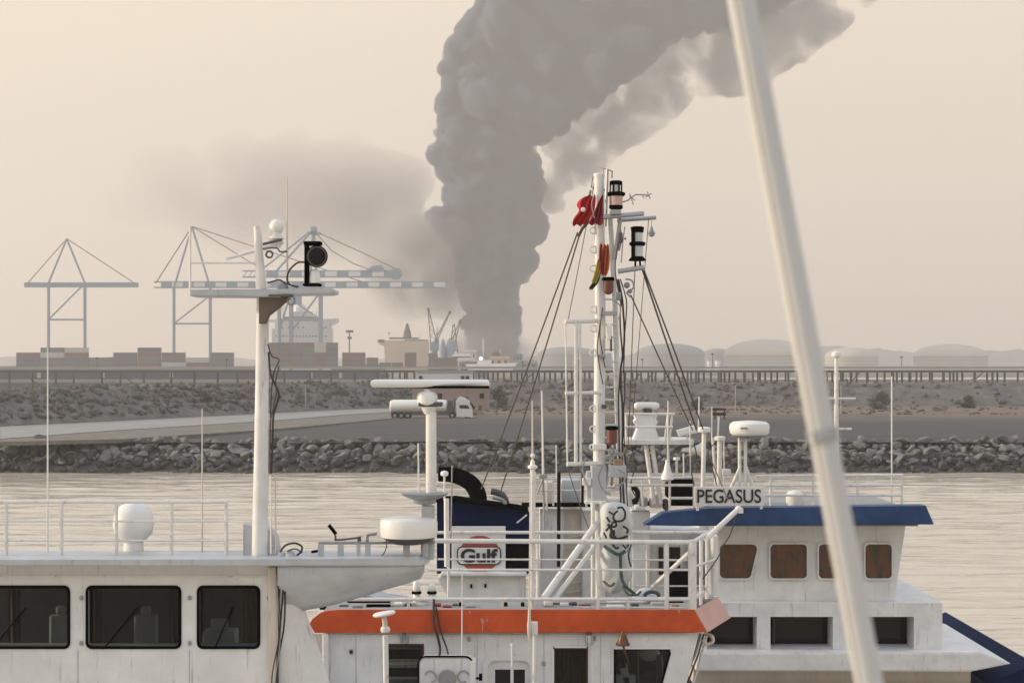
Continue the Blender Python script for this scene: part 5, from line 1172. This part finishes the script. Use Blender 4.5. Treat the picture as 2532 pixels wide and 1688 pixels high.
# navigation lanterns
def lantern(x, dd, lab, segs, grp=None):
    T = thing('navigation_lantern', lab, 'lantern', P(x, max(s_[1][0][0] for s_ in segs), dd), grp)
    for nm, prof, mat in segs: mb = MB(); mb.lathe(x, prof, dd, 20); obj(nm, mb, mat, T)
    return T
T = lantern(1523, DM-.1, 'black and pinkish lantern beside the mast top above the upper arm', (
    ('base', [(518, 13), (515, 17), (508, 17)], 'black_metal'), ('lens', [(508, 16), (485, 17)], 'lens_pink'), ('flange', [(485, 20), (482, 23), (477, 23), (475, 18)], 'black_metal'),
    ('upper_lens', [(475, 11), (457, 11)], 'lens_clear'), ('cap', [(457, 14), (450, 16), (447, 12)], 'black_metal')))
for k in range(6):
    a = k*math.pi/3; c_ = P(1523, 0, DM-.1); q = 14*DM/F; mb = MB(); mb.tube([Vector((c_.x+q*math.cos(a), DM-.1+q*math.sin(a), P(0, z_, DM).z)) for z_ in (477, 450)], .012, 6); obj('guard_bar', mb, 'black_metal', T)
mb = MB(); mb.b(1510, 530, 1536, 518, DM-.3, .35, .01); obj('bracket', mb, 'steel', T, False)
lantern(1576, DM, 'double black lantern with greenish lenses hung between the right arms', (
    ('base', [(645, 21), (643, 22), (636, 16), (634, 14)], 'black_metal'), ('lens', [(634, 14), (608, 14)], 'lens_clear'), ('flange', [(608, 17), (605, 20), (600, 20), (598, 16)], 'black_metal'),
    ('upper_lens', [(598, 13), (575, 13)], 'lens_clear'), ('cap', [(575, 15), (562, 17), (560, 12)], 'black_metal'), ('back_plate', [(634, 10), (560, 10)], 'black_metal')))
mb = MB(); mb.t([(1571, 645, DM), (1571, 664, DM)], 5); mb.t([(1582, 645, DM), (1584, 664, DM)], 5); mb.b(1562, 640, 1570, 562, DM-.1, .12); single('lantern_stand', mb, 'black_metal', 'two short feet and dark shield of the double lantern', 'stand')
lantern(1504, DM-.3, 'brown red lantern in the middle of the mast under the orange cloth', (('cap', [(694, 15), (688, 16), (685, 12)], 'black_metal'), ('body', [(728, 5), (722, 12), (714, 13), (694, 13)], 'lantern_red')))
lantern(1513, DM-.3, 'dark brown lantern with a black flange low on the mast', (('flange', [(1062, 15), (1056, 16), (1053, 11)], 'black_metal'), ('body', [(1098, 9), (1094, 13), (1062, 13)], 'lantern_red')))
mb = MB(); mb.t([(1611, 545, DM+.2), (1611, 563, DM+.2)], 2, 6); mb.lathe(1611, [(586, 1), (583, 7), (576, 9), (569, 5), (560, 2)], DM+.2, 14); single('hanging_lamp', mb, 'galv', 'small drop shaped lamp hanging from the end of the right arm', 'lamp')
mb = MB(); mb.t([(1538, 500, DM), (1552, 496, DM), (1560, 489, DM), (1572, 481, DM), (1595, 482, DM), (1606, 484, DM)], 3.5, 6)
for a_, b_ in (((1557, 478), (1566, 506)), ((1556, 484), (1570, 496)), ((1600, 474), (1608, 492)), ((1596, 488), (1611, 478)), ((1588, 481), (1592, 490))): mb.t([(*a_, DM), (*b_, DM)], 2.5, 5)
single('wind_vane', mb, 'galv', 'thin branched wind sensor arm reaching right from the mast top', 'wind sensor')
mb = MB(); mb.ball(1546, 590, DM, 3); mb.t([(1530, 560, DM), (1536, 585, DM), (1530, 620, DM)], 6, 8, smooth=4); mb.t([(1545, 560, DM), (1540, 600, DM), (1536, 650, DM)], 2.5, 6, smooth=4); single('halyard_block', mb, 'galv', 'small pulley block with cord between mast and double lantern', 'pulley')
mb = MB(); mb.t([(1546, 690, DM), (1563, 694, DM), (1566, 712, DM), (1550, 722, DM), (1560, 735, DM)], 4, 8, smooth=4); mb.ball(1550, 705, DM, 8); mb.ball(1558, 720, DM, 6); single('cable_clamp', mb, 'galv', 'knot of clamps and wire right of the brown red lantern', 'clamp')
# flags
mk('yellow_cloth', (.42, .33, .06), .85, var=.3, scale=8)
def cloth(name, outline_rows, dd, mat, amp=.05, parent=None):
    mb = MB(); rows = []
    for i, (xa, xb, y) in enumerate(outline_rows):
        rows.append([P(xa+(xb-xa)*k/10, y+3*math.sin(k*1.3+i), dd+amp*math.sin(k*1.7+i*.8)+amp*.4*math.sin(k*3.1)) for k in range(11)])
    mb.quad_grid(rows)
    o = obj(name, mb, mat, parent); sm = o.modifiers.new('thick', 'SOLIDIFY'); sm.thickness = .008; ss = o.modifiers.new('sub', 'SUBSURF'); ss.levels = 2; ss.render_levels = 2; return o
T = thing('flag', 'bunched bright red flag with a white mark left of the mast top', 'flag', P(1450, 555, DM-.1))
cloth('cloth', [(1450, 1474, 483), (1430, 1474, 493), (1424, 1472, 506), (1434, 1470, 518), (1428, 1466, 531), (1416, 1458, 544), (1414, 1446, 558)], DM-.1, 'red_cloth', .06, T)
mb = MB(); mb.ball(1442, 518, DM-.2, 6, 2, (1, .3, 1)); obj('white_mark', mb, 'white_clean', T)
T = thing('flag', 'dark red folded flag hanging against the mast', 'flag', P(1475, 558, DM-.2))
cloth('cloth', [(1488, 1492, 482), (1478, 1491, 500), (1470, 1491, 520), (1461, 1491, 540), (1452, 1491, 556)], DM-.25, 'dark_red_cloth', .05, T)
T = thing('flag', 'orange cloth with a yellow edge wrapped on the mast above the brown red lantern', 'flag', P(1494, 680, DM-.25))
cloth('cloth', [(1488, 1506, 604), (1484, 1508, 625), (1481, 1508, 645), (1484, 1506, 665), (1488, 1500, 682)], DM-.3, 'orange_cloth', .05, T)
cloth('stripe', [(1477, 1486, 640), (1472, 1486, 662), (1468, 1482, 682), (1462, 1474, 700)], DM-.33, 'yellow_cloth', .02, T)
cloth('fold', [(1483, 1490, 600), (1479, 1490, 640), (1485, 1493, 680)], DM-.34, 'dark_red_cloth', .02, T)
T = thing('pennant', 'dark green rag hanging slanting below the orange cloth', 'pennant', P(1470, 718, DM-.2))
cloth('cloth', [(1476, 1486, 668), (1470, 1484, 690), (1461, 1475, 704), (1455, 1464, 716)], DM-.25, 'green_cloth', .03, T)
# stays
def stay(pts, w, lab, grp=None, mat='rope'): mb = MB(); mb.t(pts, w, 8, smooth=1); return single('stay_rope', mb, mat, lab, 'rope', grp)
def sag(a, b_, n_=10, s_=6):
    out = []
    for i in range(n_+1):
        u = i/n_; out.append((a[0]+(b_[0]-a[0])*u, a[1]+(b_[1]-a[1])*u+s_*math.sin(math.pi*u), a[2]+(b_[2]-a[2])*u))
    return out
stay(sag((1428, 575, DM), (1190, 1208, 31)), 4, 'left forestay rope, the outer one, running down to the funnel')
stay(sag((1436, 570, DM), (1238, 1215, 31)), 4, 'inner forestay rope ending at the small grey exhaust')
stay(sag((1470, 450, DM), (1404, 795, DM), s_=4), 2, 'thin signal cord from mast top to the upper gallery arm')
stay(sag((1604, 540, DM), (1560, 1090, 33), s_=3), 2, 'thin cord falling from the right crossarm behind the mast')
stay(sag((1570, 664, DM), (1548, 1240, DM+.2), s_=5), 2.2, 'thin cord from the lower crossarm down to the mast foot')
stay(sag((1400, 1147, DM), (1465, 1330, DM), s_=6), 2.5, 'short cord from the gallery foot to the banner')
stay([(1458, 545, DM-.05), (1440, 565, DM), (1430, 585, DM)], 8, 'frayed rope joining the bright red flag to the forestays')
stay([(1462, 472, DM), (1452, 505, DM), (1436, 560, DM)], 3, 'thin cord from the mast top down to the bright red flag')
stay(sag((1589, 668, DM), (1722, 1062, 31.5), s_=3), 5, 'left strand of the double backstay running down right')
stay(sag((1593, 670, DM), (1738, 1060, 31.5), s_=-3), 4.5, 'right strand of the double backstay running down right')
stay(sag((1560, 730, DM), (1712, 1062, 31.5), s_=2), 3.6, 'single thin backstay left of the double one')
# wrapped banner at the mast foot
mk('banner_white', (.60, .62, .61), .7, var=.15, scale=5, bump=.3, bscale=10)
T = thing('rolled_banner', 'crumpled white banner with black lettering tied at the mast foot', 'banner', P(1520, 1470, 26.6))
mb = MB(); rows = []
prof = [(1240, 18), (1250, 34), (1275, 40), (1300, 41), (1318, 39), (1330, 32), (1345, 22), (1352, 24), (1370, 33), (1395, 37), (1420, 38), (1440, 32), (1458, 20), (1468, 6)]
for y, hw in prof:
    cx_ = 1521+4*math.sin(y*.05); row = []
    for k in range(36):
        a = k*math.pi/18; q = hw*(1+.10*math.sin(a*5+y*.05)+.20*noise.noise(Vector((math.cos(a)*1.6, y*.045, math.sin(a)*1.6)))+.07*math.sin(a*3-y*.11)); c_ = P(cx_, y, 26.7)
        row.append(Vector((c_.x+q*math.cos(a)*26.7/F, 26.7+q*.7*math.sin(a)*26.7/F, c_.z)))
    rows.append(row)
mb.quad_grid(rows, True, True); o = obj('cloth', mb, 'banner_white', T); o.modifiers.new('s', 'SUBSURF').render_levels = 1
def ink(pts, w, dd=26.36): mb = MB(); mb.t([(x, y, dd) for x, y in pts], w, 6, smooth=4); obj('lettering', mb, 'ink', T)
ink([(1500, 1278), (1508, 1290)], 6, 26.40); ink([(1540, 1300), (1552, 1308), (1550, 1318)], 6, 26.43)
ink([(1528, 1262), (1519, 1270), (1517, 1282), (1526, 1288), (1542, 1284), (1546, 1268), (1538, 1254), (1526, 1256)], 6, 26.38); ink([(1518, 1272), (1505, 1264)], 5); ink([(1519, 1288), (1512, 1296), (1516, 1302), (1524, 1298), (1521, 1288)], 6)
ink([(1503, 1295), (1512, 1310), (1510, 1326), (1524, 1328)], 8, 26.4); ink([(1498, 1312), (1508, 1300)], 6, 26.42); ink([(1518, 1310), (1519, 1330), (1536, 1330), (1552, 1324)], 6, 26.45); ink([(1493, 1316), (1500, 1330)], 5, 26.47)
ink([(1512, 1340), (1522, 1354), (1530, 1352)], 6, 26.5); ink([(1535, 1340), (1548, 1356)], 5, 26.52); ink([(1550, 1352), (1556, 1342), (1560, 1336)], 6, 26.55)
mb = MB(); mb.t([(1495, 1350, 26.5), (1512, 1362, 26.42), (1530, 1370, 26.42), (1545, 1362, 26.5)], 9, 8, smooth=4); mb.t([(1534, 1370, 26.45), (1536, 1420, 26.4), (1545, 1446, 26.3), (1570, 1468, 26.3)], 8, 8, smooth=4)
mb.t([(1562, 1340, 26.6), (1554, 1372, 26.5), (1560, 1400, 26.5)], 5, 8, smooth=4); mb.t([(1540, 1448, 26.3), (1552, 1468, 26.2), (1574, 1470, 26.2), (1584, 1462, 26.3)], 6, 8, smooth=4); obj('lashing', mb, 'teal_rope', T)
mb = MB(); mb.t([(1492, 1436, 26.45), (1508, 1448, 26.38), (1520, 1440, 26.38)], 6, 8, smooth=4); obj('strap', mb, 'rope', T)
mb = MB(); mb.lathe(1600, [(1580, 75), (1500, 62), (1482, 50), (1466, 30), (1456, 20), (1452, 8)], 27.4, 24); single('canvas_heap', mb, 'grey_paint', 'pale low domed cover right of the banner', 'cover')
mb = MB(); q = [P(1612+18*math.cos(R(a)), 1474+12*math.sin(R(a)), 26.9) for a in range(180, 361, 20)]; mb.tube(q, .03, 8); single('rope_coil', mb, 'dark_grey', 'dark hoop lying on the pale domed cover', 'hoop')
# ================================================================== LEFT BOAT (about 18 m away)
d = 18.0
T = LB = thing('patrol_boat', 'white boat at the left with a bridge wing on a curved bracket', 'boat', P(400, 2800, 20))
# bridge wing slab
z1 = P(0, 1381, d).z
mb = MB(); mb.poly([(-200, 1398), (-200, 1384), (1035, 1381), (1060, 1392), (1040, 1399)], d, .85, .01); obj('bridge_wing', mb, 'grey_paint', T, False)
# curved bracket: lower edge recedes under the wing
mb = MB(); rows = []
low = [(686, 1530), (700, 1525), (740, 1512), (760, 1507), (800, 1500), (840, 1491), (900, 1474), (960, 1455), (1010, 1441), (1040, 1430), (1050, 1412)]
for x, y in low:
    row = []
    for k in range(9):
        v = k/8; yy = 1398+(y-1398)*v; row.append(P(x, yy, d+.04+.38*v**2.4))
    rows.append(row)
mb.quad_grid(rows); o = obj('wing_bracket', mb, 'grey_paint', T); o.modifiers.new('s', 'SOLIDIFY').thickness = -.03
# side wall below the wing, curved edge
mb = MB(); rows = []
for y, xr in ((1395, 790), (1440, 775), (1480, 764), (1510, 756), (1540, 766), (1570, 778), (1610, 792), (1650, 803), (1690, 815), (1760, 832), (2100, 900), (2600, 960)):
    row = [P(684, y, d+.28), P(700, y, d+.24)]
    for k in range(1, 8): v = k/7; row.append(P(700+(xr-700)*v, y, d+.24+.25*v**2.2))
    row.append(P(xr, y, d+1.4)); rows.append(row)
mb.quad_grid(rows); obj('side_wall', mb, 'white_paint', T)
# wheelhouse wall to the left
mb = MB(); 
for x0, y0, x1, y1 in ((-250, 1398, 684, 1450), (-250, 1600, 684, 2700), (-250, 1450, -60, 1600), (170, 1450, 215, 1600), (445, 1450, 490, 1600), (640, 1450, 684, 1600)): mb.b(x0, y1, x1, y0, d+.32, .12)
mb.box((P(-250, 0, d).x, d+.44, P(0, 2700, d).z), (P(684, 0, d).x, d+.56, P(0, 1610, d).z)); obj('front_wall', mb, 'white_paint', T, False)
for x0, x1 in ((-60, 170), (215, 445), (490, 640)):
    mb = MB(); mb.poly(rnd_rect(x0, 1450, x1, 1600, 8), d+.40, .02); w_ = obj('window', mb, 'window_glass', T, False)
    mb = MB(); q = [P(a_, b_, d+.31) for a_, b_ in rnd_rect(x0, 1450, x1, 1600, 12)]; mb.tube(q+[q[0]], .016, 8); obj('gasket', mb, 'black_metal', w_)
    mb = MB(); mb.t([(x0+40, 1604, d+.28), ((x0+x1)/2+10, 1500, d+.28)], 4, 6); obj('wiper', mb, 'black_metal', w_)
mb = MB(); mb.b(-250, 2000, 684, 1400, d+2.2, .1); mb.b(-250, 1412, 684, 1402, d+.5, 1.6); mb.b(-250, 1800, 684, 1640, d+.6, .5); obj('inner_wall', mb, 'dark_grey', T, False)
for x, w, m_ in ((20, 30, 'curtain'), (225, 26, 'curtain'), (418, 26, 'curtain'), (600, 34, 'curtain')):
    mb = MB(); rows = []
    for i in range(17): u = i/16; dy = .03*math.sin(u*16); rows.append([P(x+w*u, 1446, d+.6+dy), P(x+w*u+2, 1604, d+.6+dy)])
    mb.quad_grid(rows); obj('curtain', mb, m_, T)
for x in (120, 330): mb = MB(); mb.b(x, 1610, x+58, 1520, d+1.1, .1, .03); mb.b(x+16, 1520, x+42, 1498, d+1.1, .08, .03); obj('seat', mb, 'grey_paint', T, False)
mb = MB(); mb.b(500, 1600, 580, 1560, d+.9, .3, .02); mb.b(520, 1560, 562, 1530, d+.9, .06, .01); obj('console', mb, 'grey_paint', T, False)
for x, y in ((-40, 1478), (200, 1478), (468, 1478), (664, 1478), (200, 1590), (468, 1590)):
    mb = MB(); mb.b(x-4, y+5, x+4, y-5, d+.29, .04, .005); obj('bolt_plate', mb, 'galv', T, False)
for x in (-160, 192, 468, 664): mb = MB(); mb.b(x-1, 2600, x+1, 1606, d+.312, .01); obj('weld_seam', mb, 'grey_paint', T, False)
mb = MB(); mb.t([(-250, 1424, d+.28), (684, 1424, d+.28)], 5, 6); obj('grab_rail', mb, 'white_tube', T)
mb = MB(); mb.b(662, 2600, 686, 1400, d+.20, .1, .02); obj('corner_panel', mb, 'cream_panel', T, False)
mb = MB(); mb.poly([(-700, 3200), (-500, 2300), (1000, 2300), (900, 3200)], 17, 8); obj('hull', mb, 'grey_paint', T, False)
# cables down the corner
T = thing('cable_bundle', 'black cables tied in a bundle down the corner of the left boat', 'cables', P(690, 1700, d))
for i in range(5):
    mb = MB(); pts = [(700-i*3+5*math.sin(y*.018+i*1.3)-(12 if y > 1560 else 0)*min(1, (y-1560)/100 if y > 1560 else 0), y, d+.12-.01*i) for y in range(1400, 1760, 24)]
    mb.t(pts, 4.5 if i < 3 else 3, 6, smooth=3); obj('cable', mb, 'wire' if i != 3 else 'galv', T)
# rail frame on the wing
T = thing('railing', 'low grey rail frame on top of the bridge wing', 'railing', P(900, 1380, d+.4))
dd = d+.35
mb = MB(); mb.t([(788, 1342, dd), (1075, 1341, dd)], 7); obj('rail', mb, 'galv', T)
for x, w in ((793, 14), (842, 14), (886, 9), (909, 13), (1005, 16), (1052, 14)): mb = MB(); mb.b(x-w/2, 1382, x+w/2, 1344, dd-.02, .04); obj('post', mb, 'grey_paint', T, False)
mb = MB(); mb.t([(770, 1364, dd), (788, 1361, dd)], 7); obj('rail', mb, 'black_metal', T)
T = thing('spot_bracket', 'dark folded lamp bracket standing on the wing rail', 'bracket', P(830, 1340, dd))
mb = MB(); mb.t([(813, 1297, dd), (831, 1320, dd)], 9, 10); obj('lamp', mb, 'black_metal', T); mb = MB(); mb.t([(829, 1322, dd), (830, 1334, dd)], 5); mb.t([(827, 1334, dd), (850, 1333, dd), (892, 1328, dd)], 5, smooth=3); mb.b(884, 1338, 892, 1326, dd, .05); obj('arm', mb, 'dark_grey', T)
T = thing('pipe_bracket', 'short grey elbow beside the low radar dome', 'bracket', P(910, 1340, dd)); mb = MB(); mb.t([(908, 1340, dd), (909, 1322, dd), (932, 1319, dd)], 8); obj('elbow', mb, 'galv', T)
mb = MB(); mb.t([(951, 1320, dd), (956, 1345, dd), (950, 1366, dd), (936, 1376, dd), (915, 1376, dd)], 2.5, 6, smooth=5); single('cable', mb, 'wire', 'thin cable looping from the low radar dome to the wing', 'cable')
mb = MB(); mb.t([(693, 1364, dd-.1), (705, 1348, dd-.1), (728, 1342, dd-.1), (746, 1350, dd-.1), (744, 1364, dd-.1), (733, 1372, dd-.1)], 5, 8, smooth=5); mb.t([(710, 1362, dd-.1), (730, 1356, dd-.1), (748, 1366, dd-.1)], 3.5, 8, smooth=5); single('hose_loop', mb, 'wire', 'black hose loops lying at the left end of the wing', 'hose')
mb = MB(); mb.b(687, 1380, 702, 1366, dd-.1, .1, .01); mb.lathe(716, [(1380, 17), (1368, 14), (1360, 6)], dd-.05, 16); single('cable_gland', mb, 'grey_paint', 'grey cable gland under the black hose loops', 'gland')
mb = MB(); mb.poly([(600, 1382), (600, 1296), (660, 1306), (680, 1330), (690, 1382)], d+.4, .3, .03); mb.ball(672, 1349, d+.38, 5); single('locker', mb, 'grey_paint', 'sloping grey locker at the left picture edge on the wing', 'locker')
# low radar dome
T = thing('radar_dome', 'low white drum shaped radar dome on the bridge wing', 'radar', P(1008, 1345, dd))
mb = MB(); mb.lathe(1009, [(1328, 60), (1326, 70), (1318, 73), (1290, 73), (1282, 70), (1279, 55), (1277.5, 20), (1277, 2)], dd, 48); obj('dome', mb, 'white_clean', T)
mb = MB(); mb.lathe(1009, [(1344, 34), (1340, 44), (1330, 60), (1328, 66)], dd, 48); obj('base', mb, 'dark_grey', T)
# open radar on a post
T = thing('radar_post', 'grey post with a round tray carrying the long radar bar', 'post', P(1058, 1384, dd+.1)); dp = dd+.1
mb = MB(); mb.t([(1066, 1232, dp), (1066, 1018, dp)], 27, 18, 26); obj('tube', mb, 'white_tube', T)
mb = MB(); mb.b(1040, 1384, 1074, 1250, dp-.06, .14, .015); obj('box_post', mb, 'grey_paint', T, False)
mb = MB(); mb.lathe(1050, [(1246, 17), (1243, 27), (1234, 29), (1229, 44), (1223, 56), (1219, 58), (1217, 50)], dp, 32); obj('tray', mb, 'galv', T)
T = thing('radar', 'long white horizontal radar bar on a gearbox above the round tray', 'radar', P(1060, 1020, dp))
mb = MB(); rings = []
for x, k in ((917, .5), (921, .85), (930, 1), (1060, 1), (1195, 1), (1207, .9), (1210, .6)):
    c_ = P(x, 948, dp+(x-1060)*.0012); q = 10.5*k*d/F; rings.append([c_+Vector((0, .075*k*math.cos(a*math.pi/8), q*math.sin(a*math.pi/8))) for a in range(16)])
mb.quad_grid(rings, True, True); obj('scanner', mb, 'white_clean', T)
mb = MB(); a_, b_ = P(932, 961, dp), P(1209, 957, dp); mb.box((a_.x, dp-.045, b_.z-.012), (b_.x, dp+.045, b_.z+.014)); obj('scanner_underside', mb, 'black_metal', T, False)
mb = MB(); mb.lathe(1056, [(1002, 18), (997, 24), (980, 26), (970, 20), (966, 10), (960, 8)], dp, 24); obj('gearbox', mb, 'white_clean', T)
mb = MB(); mb.b(1034, 1005, 1094, 994, dp-.08, .16, .015); mb.lathe(1056, [(964, 7), (958, 9)], dp, 14); obj('mounting_plate', mb, 'dark_grey', T, False)
mb = MB(); mb.lathe(1061, [(1024, 11), (1018, 15), (1005, 20)], dp, 20); obj('cone', mb, 'white_tube', T)
pole('aerial', 1034, 1095, 1036, 1245, dp, 4, 'white_tube', 'thin whip aerial just left of the round tray post', 'aerial')
# left mast with platform arm
T = thing('boat_mast', 'white mast of the left boat with a long horizontal platform', 'mast', P(655, 1384, d))
mb = MB(); mb.t([(642, 1377, d+.4), (646, 1100, d+.35), (650, 735, d+.2)], 40, 20, 30); obj('pole', mb, 'white_paint', T)
mb = MB(); mb.poly([(470, 732), (470, 716), (820, 713), (826, 716), (826, 723), (815, 727), (700, 728), (690, 734)], d-.1, .5, .01); obj('platform', mb, 'grey_paint', T, False)
mb = MB(); mb.poly([(640, 732), (706, 732), (716, 737), (690, 760), (664, 780), (656, 800), (640, 800)], d+.02, .12, .01); obj('gusset', mb, 'lens_pink' if False else 'pink_band', T, False)
mk('mast_brown', (.17, .135, .115), .7, var=.2, scale=5); bpy.data.objects['gusset'].data.materials[0] = M['mast_brown']
mb = MB(); mb.b(664, 733, 716, 728, d-.12, .3); obj('platform_edge', mb, 'dark_grey', T, False)
mb = MB(); mb.t([(646, 715, d), (636, 560, d)], 26, 16, 18); mb.t([(560, 640, d), (700, 600, d)], 8); mb.t([(470, 560, d), (470, 716, d)], 6); mb.t([(470, 650, d), (640, 650, d)], 5); obj('topmast', mb, 'white_tube', T)
T = thing('mast_cables', 'ropes and cables hanging beside the left mast', 'cables', P(680, 1100, d-.2))
for i, pts in enumerate(([(664, 870), (668, 920), (680, 950), (690, 975), (684, 1000), (676, 1030), (674, 1090), (671, 1170)], [(690, 905), (682, 940), (684, 965), (676, 1010), (668, 1050), (667, 1170)], [(662, 850), (672, 880), (690, 890), (676, 925), (670, 990), (668, 1080)])):
    mb = MB(); mb.t([(x, y, d-.25) for x, y in pts], 5-i, 8, smooth=4); obj('cable', mb, 'wire' if i != 1 else 'rope', T)
for x in (669, 681): pole('aerial', x, 1175, x+1, 1368, d-.1, 4, 'white_tube' if x < 675 else 'cream_panel', 'thin pale rod beside the left mast, the %s one' % ('left' if x < 675 else 'right'), 'rod')
pole('aerial', 709, 437, 711, 706, d, 5, 'cream_panel', 'tall cream whip aerial on the platform left of the searchlight', 'aerial', w1=3.2)
T = thing('satellite_dome', 'small white ball antenna on a conical neck at the left edge', 'antenna', P(683, 610, d))
mb = MB(); mb.ball(684, 561, d, 18, 3, (1, 1, 1.05)); obj('ball', mb, 'white_clean', T); mb = MB(); mb.lathe(683, [(612, 12), (598, 13), (590, 20), (580, 13), (572, 12)], d, 20); obj('neck', mb, 'white_tube', T)
mb = MB(); mb.t([(650, 604, d-.1), (697, 592, d-.1)], 7); mb.t([(650, 615, d-.1), (684, 613, d-.1), (692, 622, d-.1), (710, 622, d-.1)], 4, smooth=3); q = [P(666+8*math.cos(R(a)), 629+8*math.sin(R(a)), d-.1) for a in range(0, 361, 24)]; mb.tube(q, .01, 6); single('aerial_bracket', mb, 'dark_grey', 'dark clamp bar and ring below the white ball antenna', 'bracket')
T = thing('searchlight', 'black searchlight with round lens on the platform tip', 'searchlight', P(772, 706, d))
mb = MB(); mb.b(752, 704, 763, 600, d-.05, .1, .01); mb.b(750, 606, 794, 596, d-.06, .14, .012); mb.b(748, 707, 792, 700, d-.07, .16, .01); obj('yoke', mb, 'black_metal', T, False)
def disc(cx_, cy_, dd_, r_, prof, nm, mat, T, tilt=.35):
    mb = MB(); c_ = P(cx_, cy_, dd_); ax = Vector((tilt, -1, -.05)).normalized(); u_ = Vector((1, tilt, 0)).normalized(); v_ = ax.cross(u_); k = dd_/F
    mb.quad_grid([[c_+ax*o_+(u_*math.cos(a*math.pi/16)+v_*math.sin(a*math.pi/16))*q*r_*k for a in range(32)] for o_, q in prof], True, True); obj(nm, mb, mat, T)
disc(782, 634, d-.05, 27, ((-.12, .3), (-.11, .75), (-.02, .98), (.04, 1.0), (.05, .93), (.035, .90)), 'housing', 'black_metal', T)
disc(783, 634, d-.09, 24, ((0, .9), (.008, .5), (.012, .05)), 'lens', 'dark_glass', T)
disc(783, 634, d-.085, 24, ((0, 1.04), (.014, 1.04), (.016, .90), (0, .90)), 'lens_ring', 'dark_grey', T)
mb = MB(); mb.lathe(778, [(700, 14), (690, 14), (672, 12), (666, 8)], d, 20); obj('drum', mb, 'white_clean', T)
mb = MB(); mb.t([(752, 648, d-.05), (735, 650, d-.05), (716, 668, d-.05), (710, 690, d-.05), (718, 704, d-.05), (738, 709, d-.05)], 4.5, 8, smooth=5); mb.t([(662, 700, d-.1), (690, 692, d-.1), (706, 700, d-.1), (735, 710, d-.1)], 4, 8, smooth=4); single('cable', mb, 'wire', 'black cable looping from the searchlight to the platform', 'cable')
mb = MB(); mb.lathe(700, [(716, 14), (708, 13), (702, 8), (698, 3)], d, 14); single('light_fitting', mb, 'galv', 'small grey fitting on the platform left of the searchlight loop', 'fitting')
mb = MB(); q = [P(720+9*math.cos(R(a)), 743+11*math.sin(R(a)), d) for a in range(0, 361, 24)]; mb.tube(q, .008, 6); single('lifting_ring', mb, 'galv', 'thin ring hanging under the platform of the left mast', 'ring')
# left of the picture: second mast arm lights, railing
T = thing('railing', 'white railing on the wheelhouse top at the far left', 'railing', P(200, 1384, d+.5))
for y, w in ((1240, 9), (1288, 5), (1336, 5)): mb = MB(); mb.t([(-150, y, d+.5), (560, y, d+.5)], w); obj('rail', mb, 'white_tube', T)
for x in range(-120, 570, 136): mb = MB(); mb.t([(x, 1240, d+.5), (x, 1384, d+.5)], 9); obj('post', mb, 'white_tube', T)
mb = MB(); mb.lathe(330, [(1384, 26), (1340, 24), (1318, 46), (1296, 50), (1268, 46), (1248, 30), (1240, 4)], d+.9, 32); single('satellite_dome', mb, 'white_clean', 'fat white satellite dome on the wheelhouse top at the left', 'antenna')
pole('aerial', 118, 860, 118, 1384, d+.7, 5, 'white_tube', 'long whip aerial on the far left wheelhouse top', 'aerial', w1=3)
pole('aerial', 500, 1010, 500, 1384, d+.7, 4.5, 'cream_panel', 'whip aerial right of the fat satellite dome', 'aerial', w1=3)
# blurred pole close to the camera at the upper right
mk('roll_cloth', (.15, .18, .21), .8, var=.1, scale=4)
mk('warm_white', (.56, .57, .57), .4, var=.05, scale=4)
T = thing('flagpole', 'blurred thick cream pole slanting down close to the camera at the right', 'pole', P(2189, 1900, 1.8))
mb = MB(); mb.t([(1812, -20, 1.72), (2000, 1000, 1.72), (2166, 1900, 1.72)], 4, 6); obj('halyard', mb, 'rope', T)
mb = MB(); mb.t([(2031, 1060, 1.8), (2037, 1092, 1.8)], 78, 24); obj('band', mb, 'steel', T)
mb = MB(); mb.t([(2018, 1085, 1.74), (2054, 1065, 1.74)], 9, 8); obj('cleat', mb, 'steel', T)
mb = MB(); mb.t([(2189, 1900, 1.8), (1829, -20, 1.8), (1799, -180, 1.8)], 68, 32); obj('shaft', mb, 'warm_white', T)
